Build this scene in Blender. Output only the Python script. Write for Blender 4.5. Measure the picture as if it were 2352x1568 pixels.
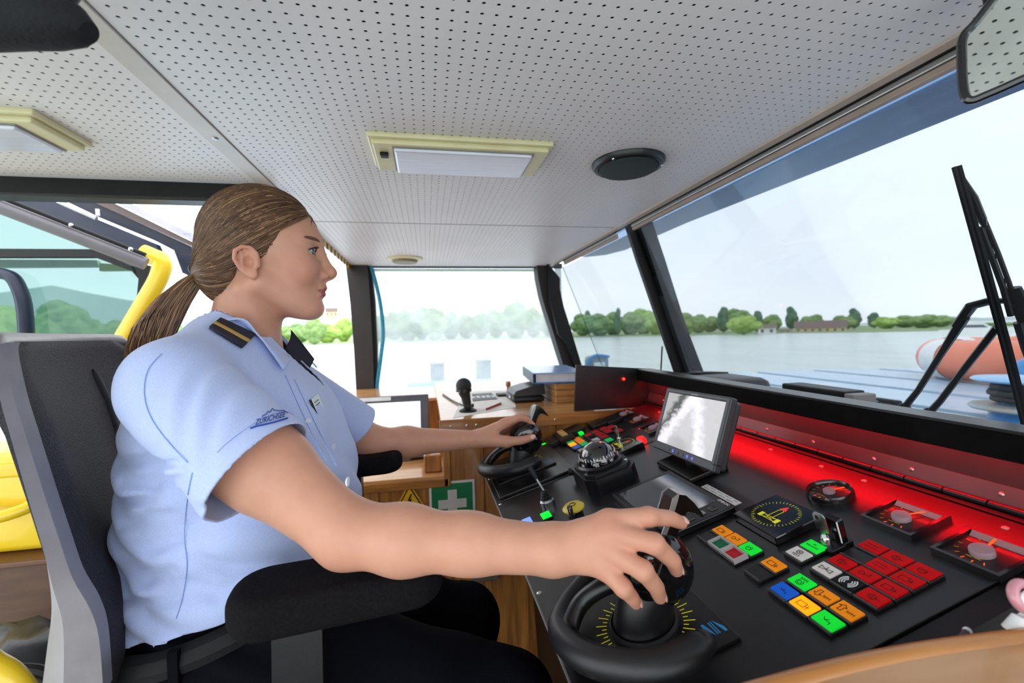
import bpy, bmesh, math, random
import numpy as np
from mathutils import Matrix, Vector
random.seed(7); rng = np.random.default_rng(7)
for o in list(bpy.data.objects): bpy.data.objects.remove(o)
scene = bpy.context.scene
COL = scene.collection
CZ = 1.22                      # eye height of the camera above the cabin floor; the scene is laid out relative to it
# ------------------------------------------------------------------ camera
FPX = 1024.0
YAW, PITCH, ROLL = math.radians(10.82), math.radians(-1.17), math.radians(-1.44)
cam_f = Vector((math.sin(YAW)*math.cos(PITCH), math.cos(YAW)*math.cos(PITCH), math.sin(PITCH)))
_r = Vector((math.cos(YAW), -math.sin(YAW), 0)); _u = _r.cross(cam_f)
cam_r = _r*math.cos(ROLL) + _u*math.sin(ROLL); cam_u = -_r*math.sin(ROLL) + _u*math.cos(ROLL)
cd = bpy.data.cameras.new('camera'); cam = bpy.data.objects.new('camera', cd); COL.objects.link(cam)
mw = Matrix.Identity(4)
for i in range(3):
    mw[i][0] = cam_r[i]; mw[i][1] = cam_u[i]; mw[i][2] = -cam_f[i]
cam.matrix_world = mw
cd.sensor_width = 36; cd.lens = FPX/2352*36; cd.clip_start = .02; cd.clip_end = 6000
cd.dof.use_dof = True; cd.dof.focus_distance = .72; cd.dof.aperture_fstop = 4.5
scene.camera = cam
# ------------------------------------------------------------------ light: one overcast sky, plus the console's red lamps further down
scene.view_settings.view_transform = 'Standard'; scene.view_settings.look = 'None'
scene.view_settings.gamma = 1; scene.view_settings.exposure = 0; scene.view_settings.use_curve_mapping = False
world = bpy.data.worlds.new('overcast'); scene.world = world; world.use_nodes = True
wn = world.node_tree; wn.nodes.clear()
w_out = wn.nodes.new('ShaderNodeOutputWorld'); w_bg = wn.nodes.new('ShaderNodeBackground')
w_tc = wn.nodes.new('ShaderNodeTexCoord'); w_n = wn.nodes.new('ShaderNodeTexNoise'); w_cr = wn.nodes.new('ShaderNodeValToRGB')
w_n.inputs['Scale'].default_value = 2.2; w_n.inputs['Detail'].default_value = 5
w_map = wn.nodes.new('ShaderNodeMapping'); w_map.inputs['Scale'].default_value = (1, 1, 3.5)
wn.links.new(w_tc.outputs['Generated'], w_map.inputs['Vector']); wn.links.new(w_map.outputs[0], w_n.inputs['Vector'])
w_cr.color_ramp.elements[0].position = .35; w_cr.color_ramp.elements[0].color = (.86, .91, 1, 1)
w_cr.color_ramp.elements[1].position = .62; w_cr.color_ramp.elements[1].color = (.96, .98, 1, 1)
wn.links.new(w_n.outputs['Fac'], w_cr.inputs['Fac']); wn.links.new(w_cr.outputs[0], w_bg.inputs['Color'])
SKY = 3.5
w_bg.inputs['Strength'].default_value = SKY
wn.links.new(w_bg.outputs[0], w_out.inputs['Surface'])
# ------------------------------------------------------------------ helpers
def px(x, y):
    return (cam_r*((x-1176)/FPX) + cam_u*((784-y)/FPX) + cam_f)
def onY(x, y, Y): d = px(x, y); return d*(Y/d.y)
def onZ(x, y, Z): d = px(x, y); return d*(Z/d.z)
def onX(x, y, X): d = px(x, y); return d*(X/d.x)
def lin(c):
    if isinstance(c, str):
        c = c.lstrip('#'); c = [int(c[i:i+2], 16)/255 for i in (0, 2, 4)]
    return tuple((v/12.92 if v <= .04045 else ((v+.055)/1.055)**2.4) for v in c[:3]) + (1,)
MATS = {}
def mat(name, col, rough=.5, metal=0, col2=None, nscale=20, ndet=3, stretch=(1, 1, 1), bump=0, bscale=None, bstretch=None,
        emit=None, estr=0, coat=0, spec=.5, sheen=0, sss=0, alpha=1, lo=.35, hi=.65, wave=None, transmission=0):
    if name in MATS: return MATS[name]
    m = bpy.data.materials.new(name); m.use_nodes = True; nt = m.node_tree; b = nt.nodes['Principled BSDF']
    N = nt.nodes.new; L = nt.links.new
    b.inputs['Roughness'].default_value = rough; b.inputs['Metallic'].default_value = metal
    b.inputs['Coat Weight'].default_value = coat; b.inputs['Coat Roughness'].default_value = .08
    b.inputs['Specular IOR Level'].default_value = spec; b.inputs['Sheen Weight'].default_value = sheen
    b.inputs['Transmission Weight'].default_value = transmission
    if sss: b.inputs['Subsurface Weight'].default_value = sss; b.inputs['Subsurface Radius'].default_value = (.012, .005, .003); b.inputs['Subsurface Scale'].default_value = .5
    tc = N('ShaderNodeTexCoord'); mp = N('ShaderNodeMapping'); mp.inputs['Scale'].default_value = stretch
    L(tc.outputs['Object'], mp.inputs['Vector'])
    nz = N('ShaderNodeTexNoise'); nz.inputs['Scale'].default_value = nscale; nz.inputs['Detail'].default_value = ndet
    L(mp.outputs[0], nz.inputs['Vector'])
    cr = N('ShaderNodeValToRGB'); c1 = lin(col); c2 = lin(col2) if col2 else tuple(min(1, v*1.12+.002) for v in c1[:3])+(1,)
    cr.color_ramp.elements[0].color = c1; cr.color_ramp.elements[1].color = c2
    cr.color_ramp.elements[0].position = lo; cr.color_ramp.elements[1].position = hi
    L(nz.outputs['Fac'], cr.inputs['Fac']); L(cr.outputs[0], b.inputs['Base Color'])
    if bump:
        nb = N('ShaderNodeTexNoise'); nb.inputs['Scale'].default_value = bscale or nscale*4; nb.inputs['Detail'].default_value = 3
        mb = N('ShaderNodeMapping'); mb.inputs['Scale'].default_value = bstretch or stretch
        L(tc.outputs['Object'], mb.inputs['Vector']); L(mb.outputs[0], nb.inputs['Vector'])
        bp = N('ShaderNodeBump'); bp.inputs['Strength'].default_value = bump; bp.inputs['Distance'].default_value = .002
        L(nb.outputs['Fac'], bp.inputs['Height']); L(bp.outputs[0], b.inputs['Normal'])
    if emit:
        b.inputs['Emission Color'].default_value = lin(emit); b.inputs['Emission Strength'].default_value = estr
    MATS[name] = m
    return m
def glass(name, tint, dirt=0., dirt_col=(1, 1, 1), dscale=6, gloss=.06, lo=.3, hi=.7):
    m = bpy.data.materials.new(name); m.use_nodes = True; nt = m.node_tree; nt.nodes.clear(); N = nt.nodes.new; L = nt.links.new
    out = N('ShaderNodeOutputMaterial'); tr = N('ShaderNodeBsdfTransparent'); tr.inputs[0].default_value = (*tint, 1)
    gl = N('ShaderNodeBsdfGlossy'); gl.inputs['Roughness'].default_value = .02
    lw = N('ShaderNodeFresnel'); lw.inputs['IOR'].default_value = 1.42
    mu = N('ShaderNodeMath'); mu.operation = 'MULTIPLY'; mu.inputs[1].default_value = gloss/.04*.5
    L(lw.outputs[0], mu.inputs[0])
    mx = N('ShaderNodeMixShader'); L(mu.outputs[0], mx.inputs[0]); L(tr.outputs[0], mx.inputs[1]); L(gl.outputs[0], mx.inputs[2])
    last = mx
    if dirt:
        tl = N('ShaderNodeBsdfTranslucent'); tl.inputs[0].default_value = (*dirt_col, 1)
        tc = N('ShaderNodeTexCoord'); nz = N('ShaderNodeTexNoise'); nz.inputs['Scale'].default_value = dscale; nz.inputs['Detail'].default_value = 6
        L(tc.outputs['Object'], nz.inputs['Vector'])
        mr = N('ShaderNodeMapRange'); mr.inputs['From Min'].default_value = lo; mr.inputs['From Max'].default_value = hi
        mr.inputs['To Min'].default_value = dirt*.7; mr.inputs['To Max'].default_value = dirt*1.2
        L(nz.outputs['Fac'], mr.inputs['Value'])
        m2 = N('ShaderNodeMixShader'); L(mr.outputs[0], m2.inputs[0]); L(mx.outputs[0], m2.inputs[1]); L(tl.outputs[0], m2.inputs[2]); last = m2
    L(last.outputs[0], out.inputs['Surface'])
    MATS[name] = m
    return m
class MB:
    """collects shapes, built as ONE mesh object"""
    def __init__(s, M=None): s.v = []; s.f = []; s.M = M
    def add(s, vs, fs):
        k = len(s.v)
        for p in vs:
            p = Vector(p)
            if s.M is not None: p = s.M @ p
            s.v.append(p)
        s.f += [[i+k for i in f] for f in fs]; return s
    def box(s, c, d, R=None, bev=0):
        c = Vector(c); hx, hy, hz = d[0]/2, d[1]/2, d[2]/2
        if bev:
            b = min(bev, hx*.99, hy*.99, hz*.99); vs = []; 
            bm = bmesh.new(); bmesh.ops.create_cube(bm, size=1)
            for v in bm.verts: v.co = Vector((v.co.x*2*hx, v.co.y*2*hy, v.co.z*2*hz))
            bmesh.ops.bevel(bm, geom=bm.edges[:], offset=b, segments=2, affect='EDGES', profile=.5)
            bm.verts.index_update()
            vs = [v.co.copy() for v in bm.verts]; fs = [[v.index for v in f.verts] for f in bm.faces]; bm.free()
        else:
            vs = [Vector((x*hx, y*hy, z*hz)) for x in (-1, 1) for y in (-1, 1) for z in (-1, 1)]
            fs = [[0, 1, 3, 2], [4, 6, 7, 5], [0, 4, 5, 1], [2, 3, 7, 6], [0, 2, 6, 4], [1, 5, 7, 3]]
        if R is not None: vs = [R @ v for v in vs]
        return s.add([v+c for v in vs], fs)
    def b2(s, lo, hi, bev=0):
        return s.box([(a+b)/2 for a, b in zip(lo, hi)], [abs(b-a) for a, b in zip(lo, hi)], bev=bev)
    def cyl(s, p0, p1, r0, r1=None, n=16, caps=True):
        p0 = Vector(p0); p1 = Vector(p1); r1 = r0 if r1 is None else r1
        return s.tube([p0, p1], [r0, r1], n, caps)
    def tube(s, pts, r, n=10, caps=True, flat=None, up=None, closed=False):
        pts = [Vector(p) for p in pts]; m = len(pts)
        if not hasattr(r, '__len__'): r = [r]*m
        vs = []; fs = []; ref = None
        for i, p in enumerate(pts):
            if closed: t = pts[(i+1) % m]-pts[i-1]
            else: t = (pts[min(i+1, m-1)]-pts[max(i-1, 0)])
            t.normalize()
            if up is not None: a = Vector(up)-t*t.dot(Vector(up))
            elif ref is None:
                a = Vector((0, 0, 1)) if abs(t.z) < .9 else Vector((1, 0, 0)); a = a-t*a.dot(t)
            else: a = ref-t*ref.dot(t)
            a.normalize(); ref = a; b = t.cross(a)
            for k in range(n):
                q = 2*math.pi*k/n; w = 1 if flat is None else flat
                vs.append(p+a*(math.sin(q)*r[i]*w)+b*(math.cos(q)*r[i]))
        for i in range(m if closed else m-1):
            j = (i+1) % m
            for k in range(n):
                fs.append([i*n+k, i*n+(k+1) % n, j*n+(k+1) % n, j*n+k])
        if caps and not closed:
            fs.append(list(range(n))[::-1]); fs.append([(m-1)*n+k for k in range(n)])
        return s.add(vs, fs)
    def lathe(s, prof, c=(0, 0, 0), n=24, R=None, sx=1, sy=1):
        c = Vector(c); vs = []; fs = []; m = len(prof)
        for (r, z) in prof:
            for k in range(n):
                a = 2*math.pi*k/n; p = Vector((r*math.cos(a)*sx, r*math.sin(a)*sy, z))
                if R is not None: p = R @ p
                vs.append(c+p)
        for i in range(m-1):
            for k in range(n): fs.append([i*n+k, i*n+(k+1) % n, (i+1)*n+(k+1) % n, (i+1)*n+k])
        fs.append(list(range(n))[::-1]); fs.append([(m-1)*n+k for k in range(n)])
        return s.add(vs, fs)
    def prism(s, poly, t0, t1, ax='z'):
        """poly 2d, extruded along ax; ax z: (x,y), y: (x,z), x: (y,z)"""
        def P(a, b, t): return {'z': (a, b, t), 'y': (a, t, b), 'x': (t, a, b)}[ax]
        n = len(poly); vs = [P(a, b, t0) for a, b in poly]+[P(a, b, t1) for a, b in poly]
        fs = [list(range(n))[::-1], [n+i for i in range(n)]]+[[i, (i+1) % n, n+(i+1) % n, n+i] for i in range(n)]
        return s.add(vs, fs)
    def ball(s, c, r, n=16, sc=(1, 1, 1), R=None):
        prof = [(max(1e-4, math.sin(math.pi*i/n)*1), -math.cos(math.pi*i/n)) for i in range(n+1)]
        c = Vector(c); vs = []; fs = []; m = n+1; n2 = n*2 if n < 12 else int(n*1.6)
        for (q, z) in prof:
            for k in range(n2):
                a = 2*math.pi*k/n2; p = Vector((q*math.cos(a)*r*sc[0], q*math.sin(a)*r*sc[1], z*r*sc[2]))
                if R is not None: p = R @ p
                vs.append(c+p)
        for i in range(m-1):
            for k in range(n2): fs.append([i*n2+k, i*n2+(k+1) % n2, (i+1)*n2+(k+1) % n2, (i+1)*n2+k])
        return s.add(vs, fs)
    def build(s, name, m, parent=None, smooth=False, fix=True):
        me = bpy.data.meshes.new(name); me.from_pydata([tuple(v) for v in s.v], [], s.f); me.update()
        if fix:
            bm = bmesh.new(); bm.from_mesh(me); bmesh.ops.recalc_face_normals(bm, faces=bm.faces[:]); bm.to_mesh(me); bm.free()
        me.materials.append(m)
        if smooth:
            me.polygons.foreach_set('use_smooth', [True]*len(me.polygons))
            try: me.set_sharp_from_angle(angle=math.radians(smooth if smooth is not True else 40))
            except Exception: pass
        o = bpy.data.objects.new(name, me); COL.objects.link(o)
        if parent is not None: o.parent = parent
        return o
def tag(o, label=None, cat=None, group=None, kind=None):
    if label: o['label'] = label
    if cat: o['category'] = cat
    if group: o['group'] = group
    if kind: o['kind'] = kind
    return o
def thing(name, label, cat, loc=(0, 0, 0), R=None, group=None):
    o = bpy.data.objects.new(name, None); COL.objects.link(o); o.empty_display_size = .05
    M = Matrix.Translation(Vector(loc))
    if R is not None: M = M @ R.to_4x4()
    o.matrix_world = M
    return tag(o, label, cat, group)
def struct(name, label=None, loc=(0, 0, 0)):
    o = bpy.data.objects.new(name, None); COL.objects.link(o); o.location = loc; o['kind'] = 'structure'
    if label: o['label'] = label
    return o
def text(s, size, M, m, name='lettering', parent=None, ext=.0002, align='CENTER', shear=0, bold=0):
    cu = bpy.data.curves.new('t', 'FONT'); cu.body = s; cu.size = size; cu.align_x = align; cu.align_y = 'CENTER'; cu.extrude = ext; cu.shear = shear; cu.offset = bold
    cu.resolution_u = 2
    ob = bpy.data.objects.new('t', cu); COL.objects.link(ob)
    dg = bpy.context.evaluated_depsgraph_get(); me = bpy.data.meshes.new_from_object(ob.evaluated_get(dg))
    bpy.data.objects.remove(ob); bpy.data.curves.remove(cu)
    me.transform(M); me.materials.clear(); me.materials.append(m); me.name = name
    o = bpy.data.objects.new(name, me); COL.objects.link(o)
    if parent is not None: o.parent = parent
    return o
def frame(o, x, y):
    """4x4 with origin o and plane axes x, y"""
    x = Vector(x).normalized(); z = x.cross(Vector(y)).normalized(); y = z.cross(x)
    M = Matrix.Identity(4)
    for i in range(3): M[i][0] = x[i]; M[i][1] = y[i]; M[i][2] = z[i]; M[i][3] = o[i]
    return M
def copy_tree(o, parent=None):
    c = o.copy(); COL.objects.link(c)
    if parent is not None: c.parent = parent
    for ch in list(o.children): copy_tree(ch, c)
    return c
def catmull(pts, k=8, closed=False):
    P = [Vector(p) for p in pts]; out = []; n = len(P)
    rngi = range(n) if closed else range(n-1)
    for i in rngi:
        if closed: a, b, c, d = P[i-1], P[i], P[(i+1) % n], P[(i+2) % n]
        else: a, b, c, d = P[max(i-1, 0)], P[i], P[i+1], P[min(i+2, n-1)]
        for j in range(k):
            t = j/k
            out.append(.5*((2*b)+(c-a)*t+(2*a-5*b+4*c-d)*t*t+(3*b-a-3*c+d)*t**3))
    if not closed: out.append(P[-1])
    return out
# ------------------------------------------------------------------ materials
m_ceil = mat('ceiling_white', '#e2dcdb', .42, col2='#e8e3e2', nscale=3)
m_void = mat('ceiling_void', '#0c090a', .9)
m_strip = mat('ceiling_strip', '#c9c0b8', .4, nscale=8)
m_black = mat('black_paint', '#0d0c0c', .45, bump=.1, bscale=300, spec=.3)
m_frame = mat('brown_black_frame', '#241c1a', .5, nscale=10, bump=.1, bscale=200)
m_rubber = mat('rubber', '#131313', .6)
m_alu = mat('aluminium', '#a9a8a6', .35, .85, nscale=60, stretch=(1, .02, 1))
m_steel = mat('steel', '#c9c9c9', .22, 1)
m_wood = mat('oak_panel', '#8a5622', .38, col2='#b87a38', nscale=9, ndet=6, stretch=(9, 9, .7), bump=.15, bscale=40, coat=.25)
m_woodh = mat('oak_rail', '#8e5822', .35, col2='#bb7c3a', nscale=9, ndet=6, stretch=(.7, 9, 9), bump=.12, bscale=40, coat=.3)
m_top = mat('oak_worktop', '#b97f48', .25, col2='#d6a267', nscale=7, ndet=5, stretch=(.7, 7, 7), coat=.5)
m_floor = mat('floor_brown', '#33261f', .6, col2='#43332a', nscale=6)
m_blue = mat('deck_blue', '#b6d3ec', .28, col2='#c8deef', nscale=3, ndet=6)
m_bluep = mat('paint_blue', '#3f86c4', .35)
m_visor = mat('visor_blue', '#1e548c', .3, col2='#3c6f9e', nscale=9, ndet=6, stretch=(2, .6, 1))
m_navy = mat('navy_frame', '#141d33', .4)
m_grey = mat('grey_tube', '#6c676c', .45)
m_lav = mat('pale_lavender', '#a9a8d6', .4)
m_yel = mat('yellow_enamel', '#f2c814', .3, col2='#f6d32e', nscale=8, coat=.4)
m_yelg = mat('yellow_green', '#cddc39', .5)
m_cream = mat('cream_plastic', '#d8cd9c', .35, col2='#e3d9ab', nscale=12)
m_white = mat('white_plastic', '#e6e6e6', .4)
g_wind = glass('windscreen_glass', (.535, .556, .566), dirt=.006, gloss=.012, dscale=4)
g_port = glass('misted_glass', (.70, .71, .708), dirt=.24, dscale=7, gloss=.02)
g_teal = glass('green_tinted_glass', (.43, .52, .505), dirt=.06, dirt_col=(.6, .9, .85), dscale=3, gloss=.05)
def np_mesh(name, V, Q, m, parent=None, smooth=False):
    me = bpy.data.meshes.new(name); V = np.asarray(V, np.float32); Q = np.asarray(Q, np.int32); k = Q.shape[1]
    me.vertices.add(len(V)); me.vertices.foreach_set('co', V.ravel())
    me.loops.add(Q.size); me.loops.foreach_set('vertex_index', Q.ravel())
    me.polygons.add(len(Q)); me.polygons.foreach_set('loop_start', np.arange(len(Q), dtype=np.int32)*k)
    me.polygons.foreach_set('loop_total', np.full(len(Q), k, np.int32))
    me.update(calc_edges=True); me.validate()
    me.polygons.foreach_set('use_smooth', np.full(len(Q), bool(smooth)))
    me.materials.append(m); o = bpy.data.objects.new(name, me); COL.objects.link(o)
    if parent is not None: o.parent = parent
    return o
# ------------------------------------------------------------------ ceiling: perforated panels under a dark void
CH = .38; HP = .023*.76; HX, HY = -.0639, .5347; HR = .0026
ceil = struct('ceiling', 'white perforated cabin ceiling')
MB().b2((-1.5, -1.0, CH+.012), (-.38, 1.262, CH+.05)).build('roof_board', m_void, ceil)
MB().b2((-.38, -1.0, CH+.012), (.74, 2.66, CH+.05)).build('roof_board', m_void, ceil)
def perforated(x0, x1, y0, y1):
    i0 = math.ceil((x0+.008-HX)/HP); i1 = math.floor((x1-.008-HX)/HP); j0 = math.ceil((y0+.008-HY)/HP); j1 = math.floor((y1-.008-HY)/HP)
    I, J = np.meshgrid(np.arange(i0, i1+1), np.arange(j0, j1+1)); cx = HX+I.ravel()*HP; cy = HY+J.ravel()*HP; n = len(cx)
    h = HP/2; q = np.arange(8)*math.pi/4
    ox = np.array([1, 1, 0, -1, -1, -1, 0, 1])*h; oy = np.array([0, 1, 1, 1, 0, -1, -1, -1])*h
    ix = np.cos(q)*HR; iy = np.sin(q)*HR
    V = np.zeros((n, 24, 3))
    V[:, 0:8, 0] = cx[:, None]+ox; V[:, 0:8, 1] = cy[:, None]+oy; V[:, 0:8, 2] = CH
    V[:, 8:16, 0] = cx[:, None]+ix; V[:, 8:16, 1] = cy[:, None]+iy; V[:, 8:16, 2] = CH
    V[:, 16:24, 0] = cx[:, None]+ix; V[:, 16:24, 1] = cy[:, None]+iy; V[:, 16:24, 2] = CH+.0012
    f = [[k, 8+k, 8+(k+1) % 8, (k+1) % 8] for k in range(8)]+[[8+k, 16+k, 16+(k+1) % 8, 8+(k+1) % 8] for k in range(8)]
    Q = (np.arange(n)[:, None, None]*24+np.array(f)[None]).reshape(-1, 4)
    V = V.reshape(-1, 3); X0 = HX+i0*HP-h; X1 = HX+i1*HP+h; Y0 = HY+j0*HP-h; Y1 = HY+j1*HP+h
    ev = []; eq = []
    for (a, b, c, d) in ((x0, X0, y0, y1), (X1, x1, y0, y1), (X0, X1, y0, Y0), (X0, X1, Y1, y1)):
        k = len(V)+len(ev); ev += [(a, c, CH), (a, d, CH), (b, d, CH), (b, c, CH)]; eq.append([k, k+1, k+2, k+3])
    np_mesh('ceiling_panel', np.vstack([V, ev]), np.vstack([Q, eq]), m_ceil, ceil)
perforated(-.3605, .725, -.1, 1.562)
perforated(-.385, .715, 1.568, 2.60)
perforated(-1.30, -.398, -.1, 1.205)
MB().b2((-1.4, -1.0, CH), (.74, -.104, CH+.01)).build('ceiling_board', m_ceil, ceil)
tr = struct('trim_1', 'flat strip covering the ceiling seam')
MB().b2((-.3965, -.6, CH-.003), (-.362, 1.565, CH+.006), bev=.001).build('cover_strip', m_strip, tr)
for yy in (.60, .93, 1.32): MB().lathe([(.0, -.0035), (.004, -.0035), (.006, -.001), (.006, .002)], (-.378, yy, CH-.002), 12).build('screw', m_alu, tr)
tr = struct('trim_2', 'black beam above the side window')
MB().b2((-1.5, 1.205, .338), (-.372, 1.262, CH+.012), bev=.006).build('beam', m_black, tr)
tr = struct('trim_3', 'ceiling edge taped in yellow and black')
for k in range(26):
    y0 = 1.60+k*.0385
    MB().b2((-.392, y0, CH-.022), (-.386, y0+.0385, CH+.015)).build('tape_stripe', m_yel if k % 2 else m_black, tr)
tr = struct('trim_4', 'windscreen header beam with blind rail')
MB().b2((.718, -.4, .3765), (.737, 2.52, .396), bev=.002).build('header_beam', m_black, tr)
MB().b2((.700, -.4, CH-.004), (.722, 2.50, CH+.004), bev=.002).build('edge_bead', mat('bead_beige', '#b9a597', .4), tr)
for y0, y1 in ((-.4, 1.49), (1.63, 2.30)):
    MB().b2((.728, y0, .3655), (.742, y1, .3765), bev=.002).build('blind_rail', m_alu, tr)
    MB().b2((.731, y0, .354), (.744, y1, .3652), bev=.002).build('blind_hem', mat('blind_tan', '#a08c80', .5), tr)
# ------------------------------------------------------------------ port wall, window and pillars
PW = 2.55
wp = struct('wall_port', 'port side wall under the window')
MB().b2((-.50, PW-.02, -1.22), (.95, PW+.04, -.325)).build('wall_panel', m_wood, wp)
win = struct('window_1', 'misted port side window in a dark frame')
MB().b2((-.28, PW+.015, -.31), (.80, PW+.019, .40)).build('glass', g_port, win)
def strip_poly(L, R): return [tuple(p) for p in L]+[tuple(p) for p in R[::-1]]
def pxz(pts, Y): return [((p:=onY(a, b, Y)).x, p.z) for a, b in pts]
MB().prism(strip_poly(pxz([(797, 606), (808, 700), (816, 800), (823, 930)], PW), pxz([(846, 606), (853, 700), (858, 800), (863, 930)], PW)), PW-.05, PW+.03, 'y').build('aft_pillar', m_frame, win)
MB().prism(strip_poly(pxz([(843, 606), (850, 700), (856, 800), (861, 930)], PW), pxz([(853, 612), (862, 690), (867, 790), (869, 930)], PW)), PW-.015, PW+.035, 'y').build('gasket', m_rubber, win)
fr_l = [(1227, 602), (1230, 640), (1238, 680), (1247, 712), (1263, 760), (1275, 800), (1287, 838), (1300, 885)]
fr_r = [(1256, 602), (1257, 640), (1261, 695), (1268, 730), (1281, 768), (1297, 792), (1310, 815), (1322, 842), (1340, 885)][:8]
MB().prism(strip_poly(pxz(fr_l, PW), pxz(fr_r+[(1340, 885)], PW)), PW-.06, PW+.03, 'y').build('corner_pillar', m_frame, win)
MB().b2((-.30, PW-.01, -.325), (.82, PW+.03, -.298), bev=.004).build('bottom_gasket', m_rubber, win)
MB().b2((-.34, PW-.04, -.335), (.82, PW+.01, -.312), bev=.004).build('sill_rail', m_alu, win)
MB().b2((-.30, PW-.01, .374), (.80, PW+.02, .40)).build('top_rail', m_black, win)
MB().b2((-.36, PW+.06, .366), (.66, PW+.10, .376)).build('yellow_gutter', m_yelg, win)
# ------------------------------------------------------------------ windscreen: two raked panes, one centre post
WT, WB = Vector((.787, 0, .372)), Vector((1.035, 0, -.26))
def wsx(z): return WT.x+(WT.z-z)*(WB.x-WT.x)/(WT.z-WB.z)
ws = struct('window_2', 'raked windscreen with a black centre post')
for y0, y1 in ((-.3, 1.585), (1.62, 2.50)):
    MB().add([(WT.x, y0, WT.z), (WT.x, y1, WT.z), (WB.x, y1, WB.z), (WB.x, y0, WB.z), (WT.x+.004, y0, WT.z), (WT.x+.004, y1, WT.z), (WB.x+.004, y1, WB.z), (WB.x+.004, y0, WB.z)],
             [[0, 1, 2, 3], [4, 7, 6, 5], [0, 4, 5, 1], [1, 5, 6, 2], [2, 6, 7, 3], [3, 7, 4, 0]]).build('pane', g_wind, ws)
MB().prism([(.735, .372), (.790, .372), (1.038, -.26), (.85, -.26)], 2.494, 2.498, 'y').build('quarter_pane', g_wind, ws)
def post(l, r, Y, dep, name, m):
    MB().prism(strip_poly(pxz(l, Y), pxz(r, Y)), Y-dep, Y, 'y').build(name, m, ws)
post([(1430, 505), (1460, 600), (1510, 745), (1552, 870)], [(1452, 505), (1484, 600), (1532, 745), (1575, 870)], 1.60, .02, 'centre_post', m_black)
post([(1450, 505), (1482, 600), (1530, 745), (1573, 870)], [(1480, 505), (1512, 600), (1558, 745), (1606, 870)], 1.60, .05, 'centre_post_cover', mat('post_grey', '#2b2f33', .35))
post([(1254, 605), (1260, 690), (1279, 767), (1297, 790), (1321, 850)], [(1283, 640), (1283, 665), (1291, 704), (1304, 745), (1336, 850)], 2.47, .03, 'port_frame', m_black)
MB().tube([onY(1521, 795, 1.62), onY(1518, 850, 1.62)], .003, 6).build('drain_wire', m_black, ws)
MB().b2((.99, -.3, -.30), (1.10, 2.5, -.235), bev=.01).build('lower_frame', m_black, ws)
vs = struct('trim_5', 'blue visor overhanging the windscreen outside')
MB().prism([(.79, -.3), (1.035, -.3), (1.032, .6), (1.017, .97), (.985, 1.55), (.99, 1.95), (.995, 2.10), (.95, 2.25), (.874, 2.31), (.79, 2.33)], .400, .425, 'z').build('visor', m_visor, vs)
MB().prism([(.79, -.3), (.86, -.3), (.85, 2.2), (.79, 2.3)], .398, .400, 'z').build('visor_band', m_bluep, vs)
# ------------------------------------------------------------------ floor and hull
fl = struct('floor', 'dark brown cabin floor')
MB().b2((-1.6, -1.0, -1.26), (1.1, 2.6, -1.22)).build('floor_board', m_floor, fl)
hull = struct('wall_front', 'front bulkhead below the windscreen')
MB().b2((1.03, -1.0, -1.22), (1.10, 2.55, -.26)).build('bulkhead', m_white, hull)
dash = struct('trim_6', 'black dash shelf behind the console')
MB().b2((.742, .05, -.235), (1.02, 2.5, -.215)).build('dash_shelf', m_black, dash)
# ------------------------------------------------------------------ outside: blue deck of planks, lake, far shore
def deck_w(x): return 5.2 if x < 4.2 else max(.6, 5.2-(x-4.2)**2*.11)
deck = struct('deck', 'pale blue foredeck of broad planks')
DZ = -.60
dk = MB(); P = [(1.1, -4)]+[(x, -deck_w(x)+1.0) for x in np.linspace(1.1, 9.8, 14)]+[(x, deck_w(x)) for x in np.linspace(9.8, 1.1, 14)]
dk.prism(P, DZ-.30, DZ-.05, 'z').build('deck_base', mat('deck_joint', '#4d6572', .7), deck)
for k in range(11):
    x0 = 1.12+k*.79; x1 = x0+.66; w0 = deck_w(x0)-.03; w1 = deck_w(x1)-.03
    MB().prism([(x0, 1.0-w0), (x1, 1.0-w1), (x1, w1), (x0, w0)], DZ-.07, DZ, 'z').build('deck_plank', m_blue, deck)
wat = MB().b2((-3000, -3000, -4.2), (3000, 3000, -4.0)).build('lake', mat('lake_water', '#bccbc6', .25, col2='#cbd7d2', nscale=.35, ndet=6, stretch=(1, .25, 1), bump=.3, bscale=1.2, spec=.6))
tag(wat, 'pale green lake stretching to the far shore', kind='structure')
land = struct('shore', 'low green far shore of the lake')
arc = [(math.radians(a), d) for a, d in zip(range(-75, 66, 5), [268+10*math.sin(i*1.7) for i in range(29)])]
lp = [(math.sin(a)*d, math.cos(a)*d) for a, d in arc]; lq = [(math.sin(a)*1200, math.cos(a)*1200) for a, d in arc[::-1]]
MB().prism(lp+lq, -4.4, -3.7, 'z').build('bank', mat('bank_green', '#7d9460', .9, col2='#96a878', nscale=.05), land)
m_hill = mat('hill_hazed', '#b3c0bd', .95, col2='#c3cdcb', nscale=.004)  # distance haze is mixed into this pale hill colour
def hill(pts, D, name='hill'):
    vs = []; n = len(pts)
    for x, y in pts: vs.append(px(x, y)*D)
    for x, y in pts: q = px(x, 780)*D; q.z = -4; vs.append(q)
    for x, y in pts: q = px(x, 780)*(D*1.6); q.z = -4; vs.append(q)
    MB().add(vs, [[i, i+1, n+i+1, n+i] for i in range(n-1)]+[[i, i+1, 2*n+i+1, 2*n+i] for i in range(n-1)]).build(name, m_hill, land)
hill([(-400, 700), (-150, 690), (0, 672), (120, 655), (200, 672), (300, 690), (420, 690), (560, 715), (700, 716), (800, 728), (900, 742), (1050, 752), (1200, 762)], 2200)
hill([(1950, 745), (2100, 732), (2160, 725), (2260, 730), (2400, 722), (2600, 735)], 2600)
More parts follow.
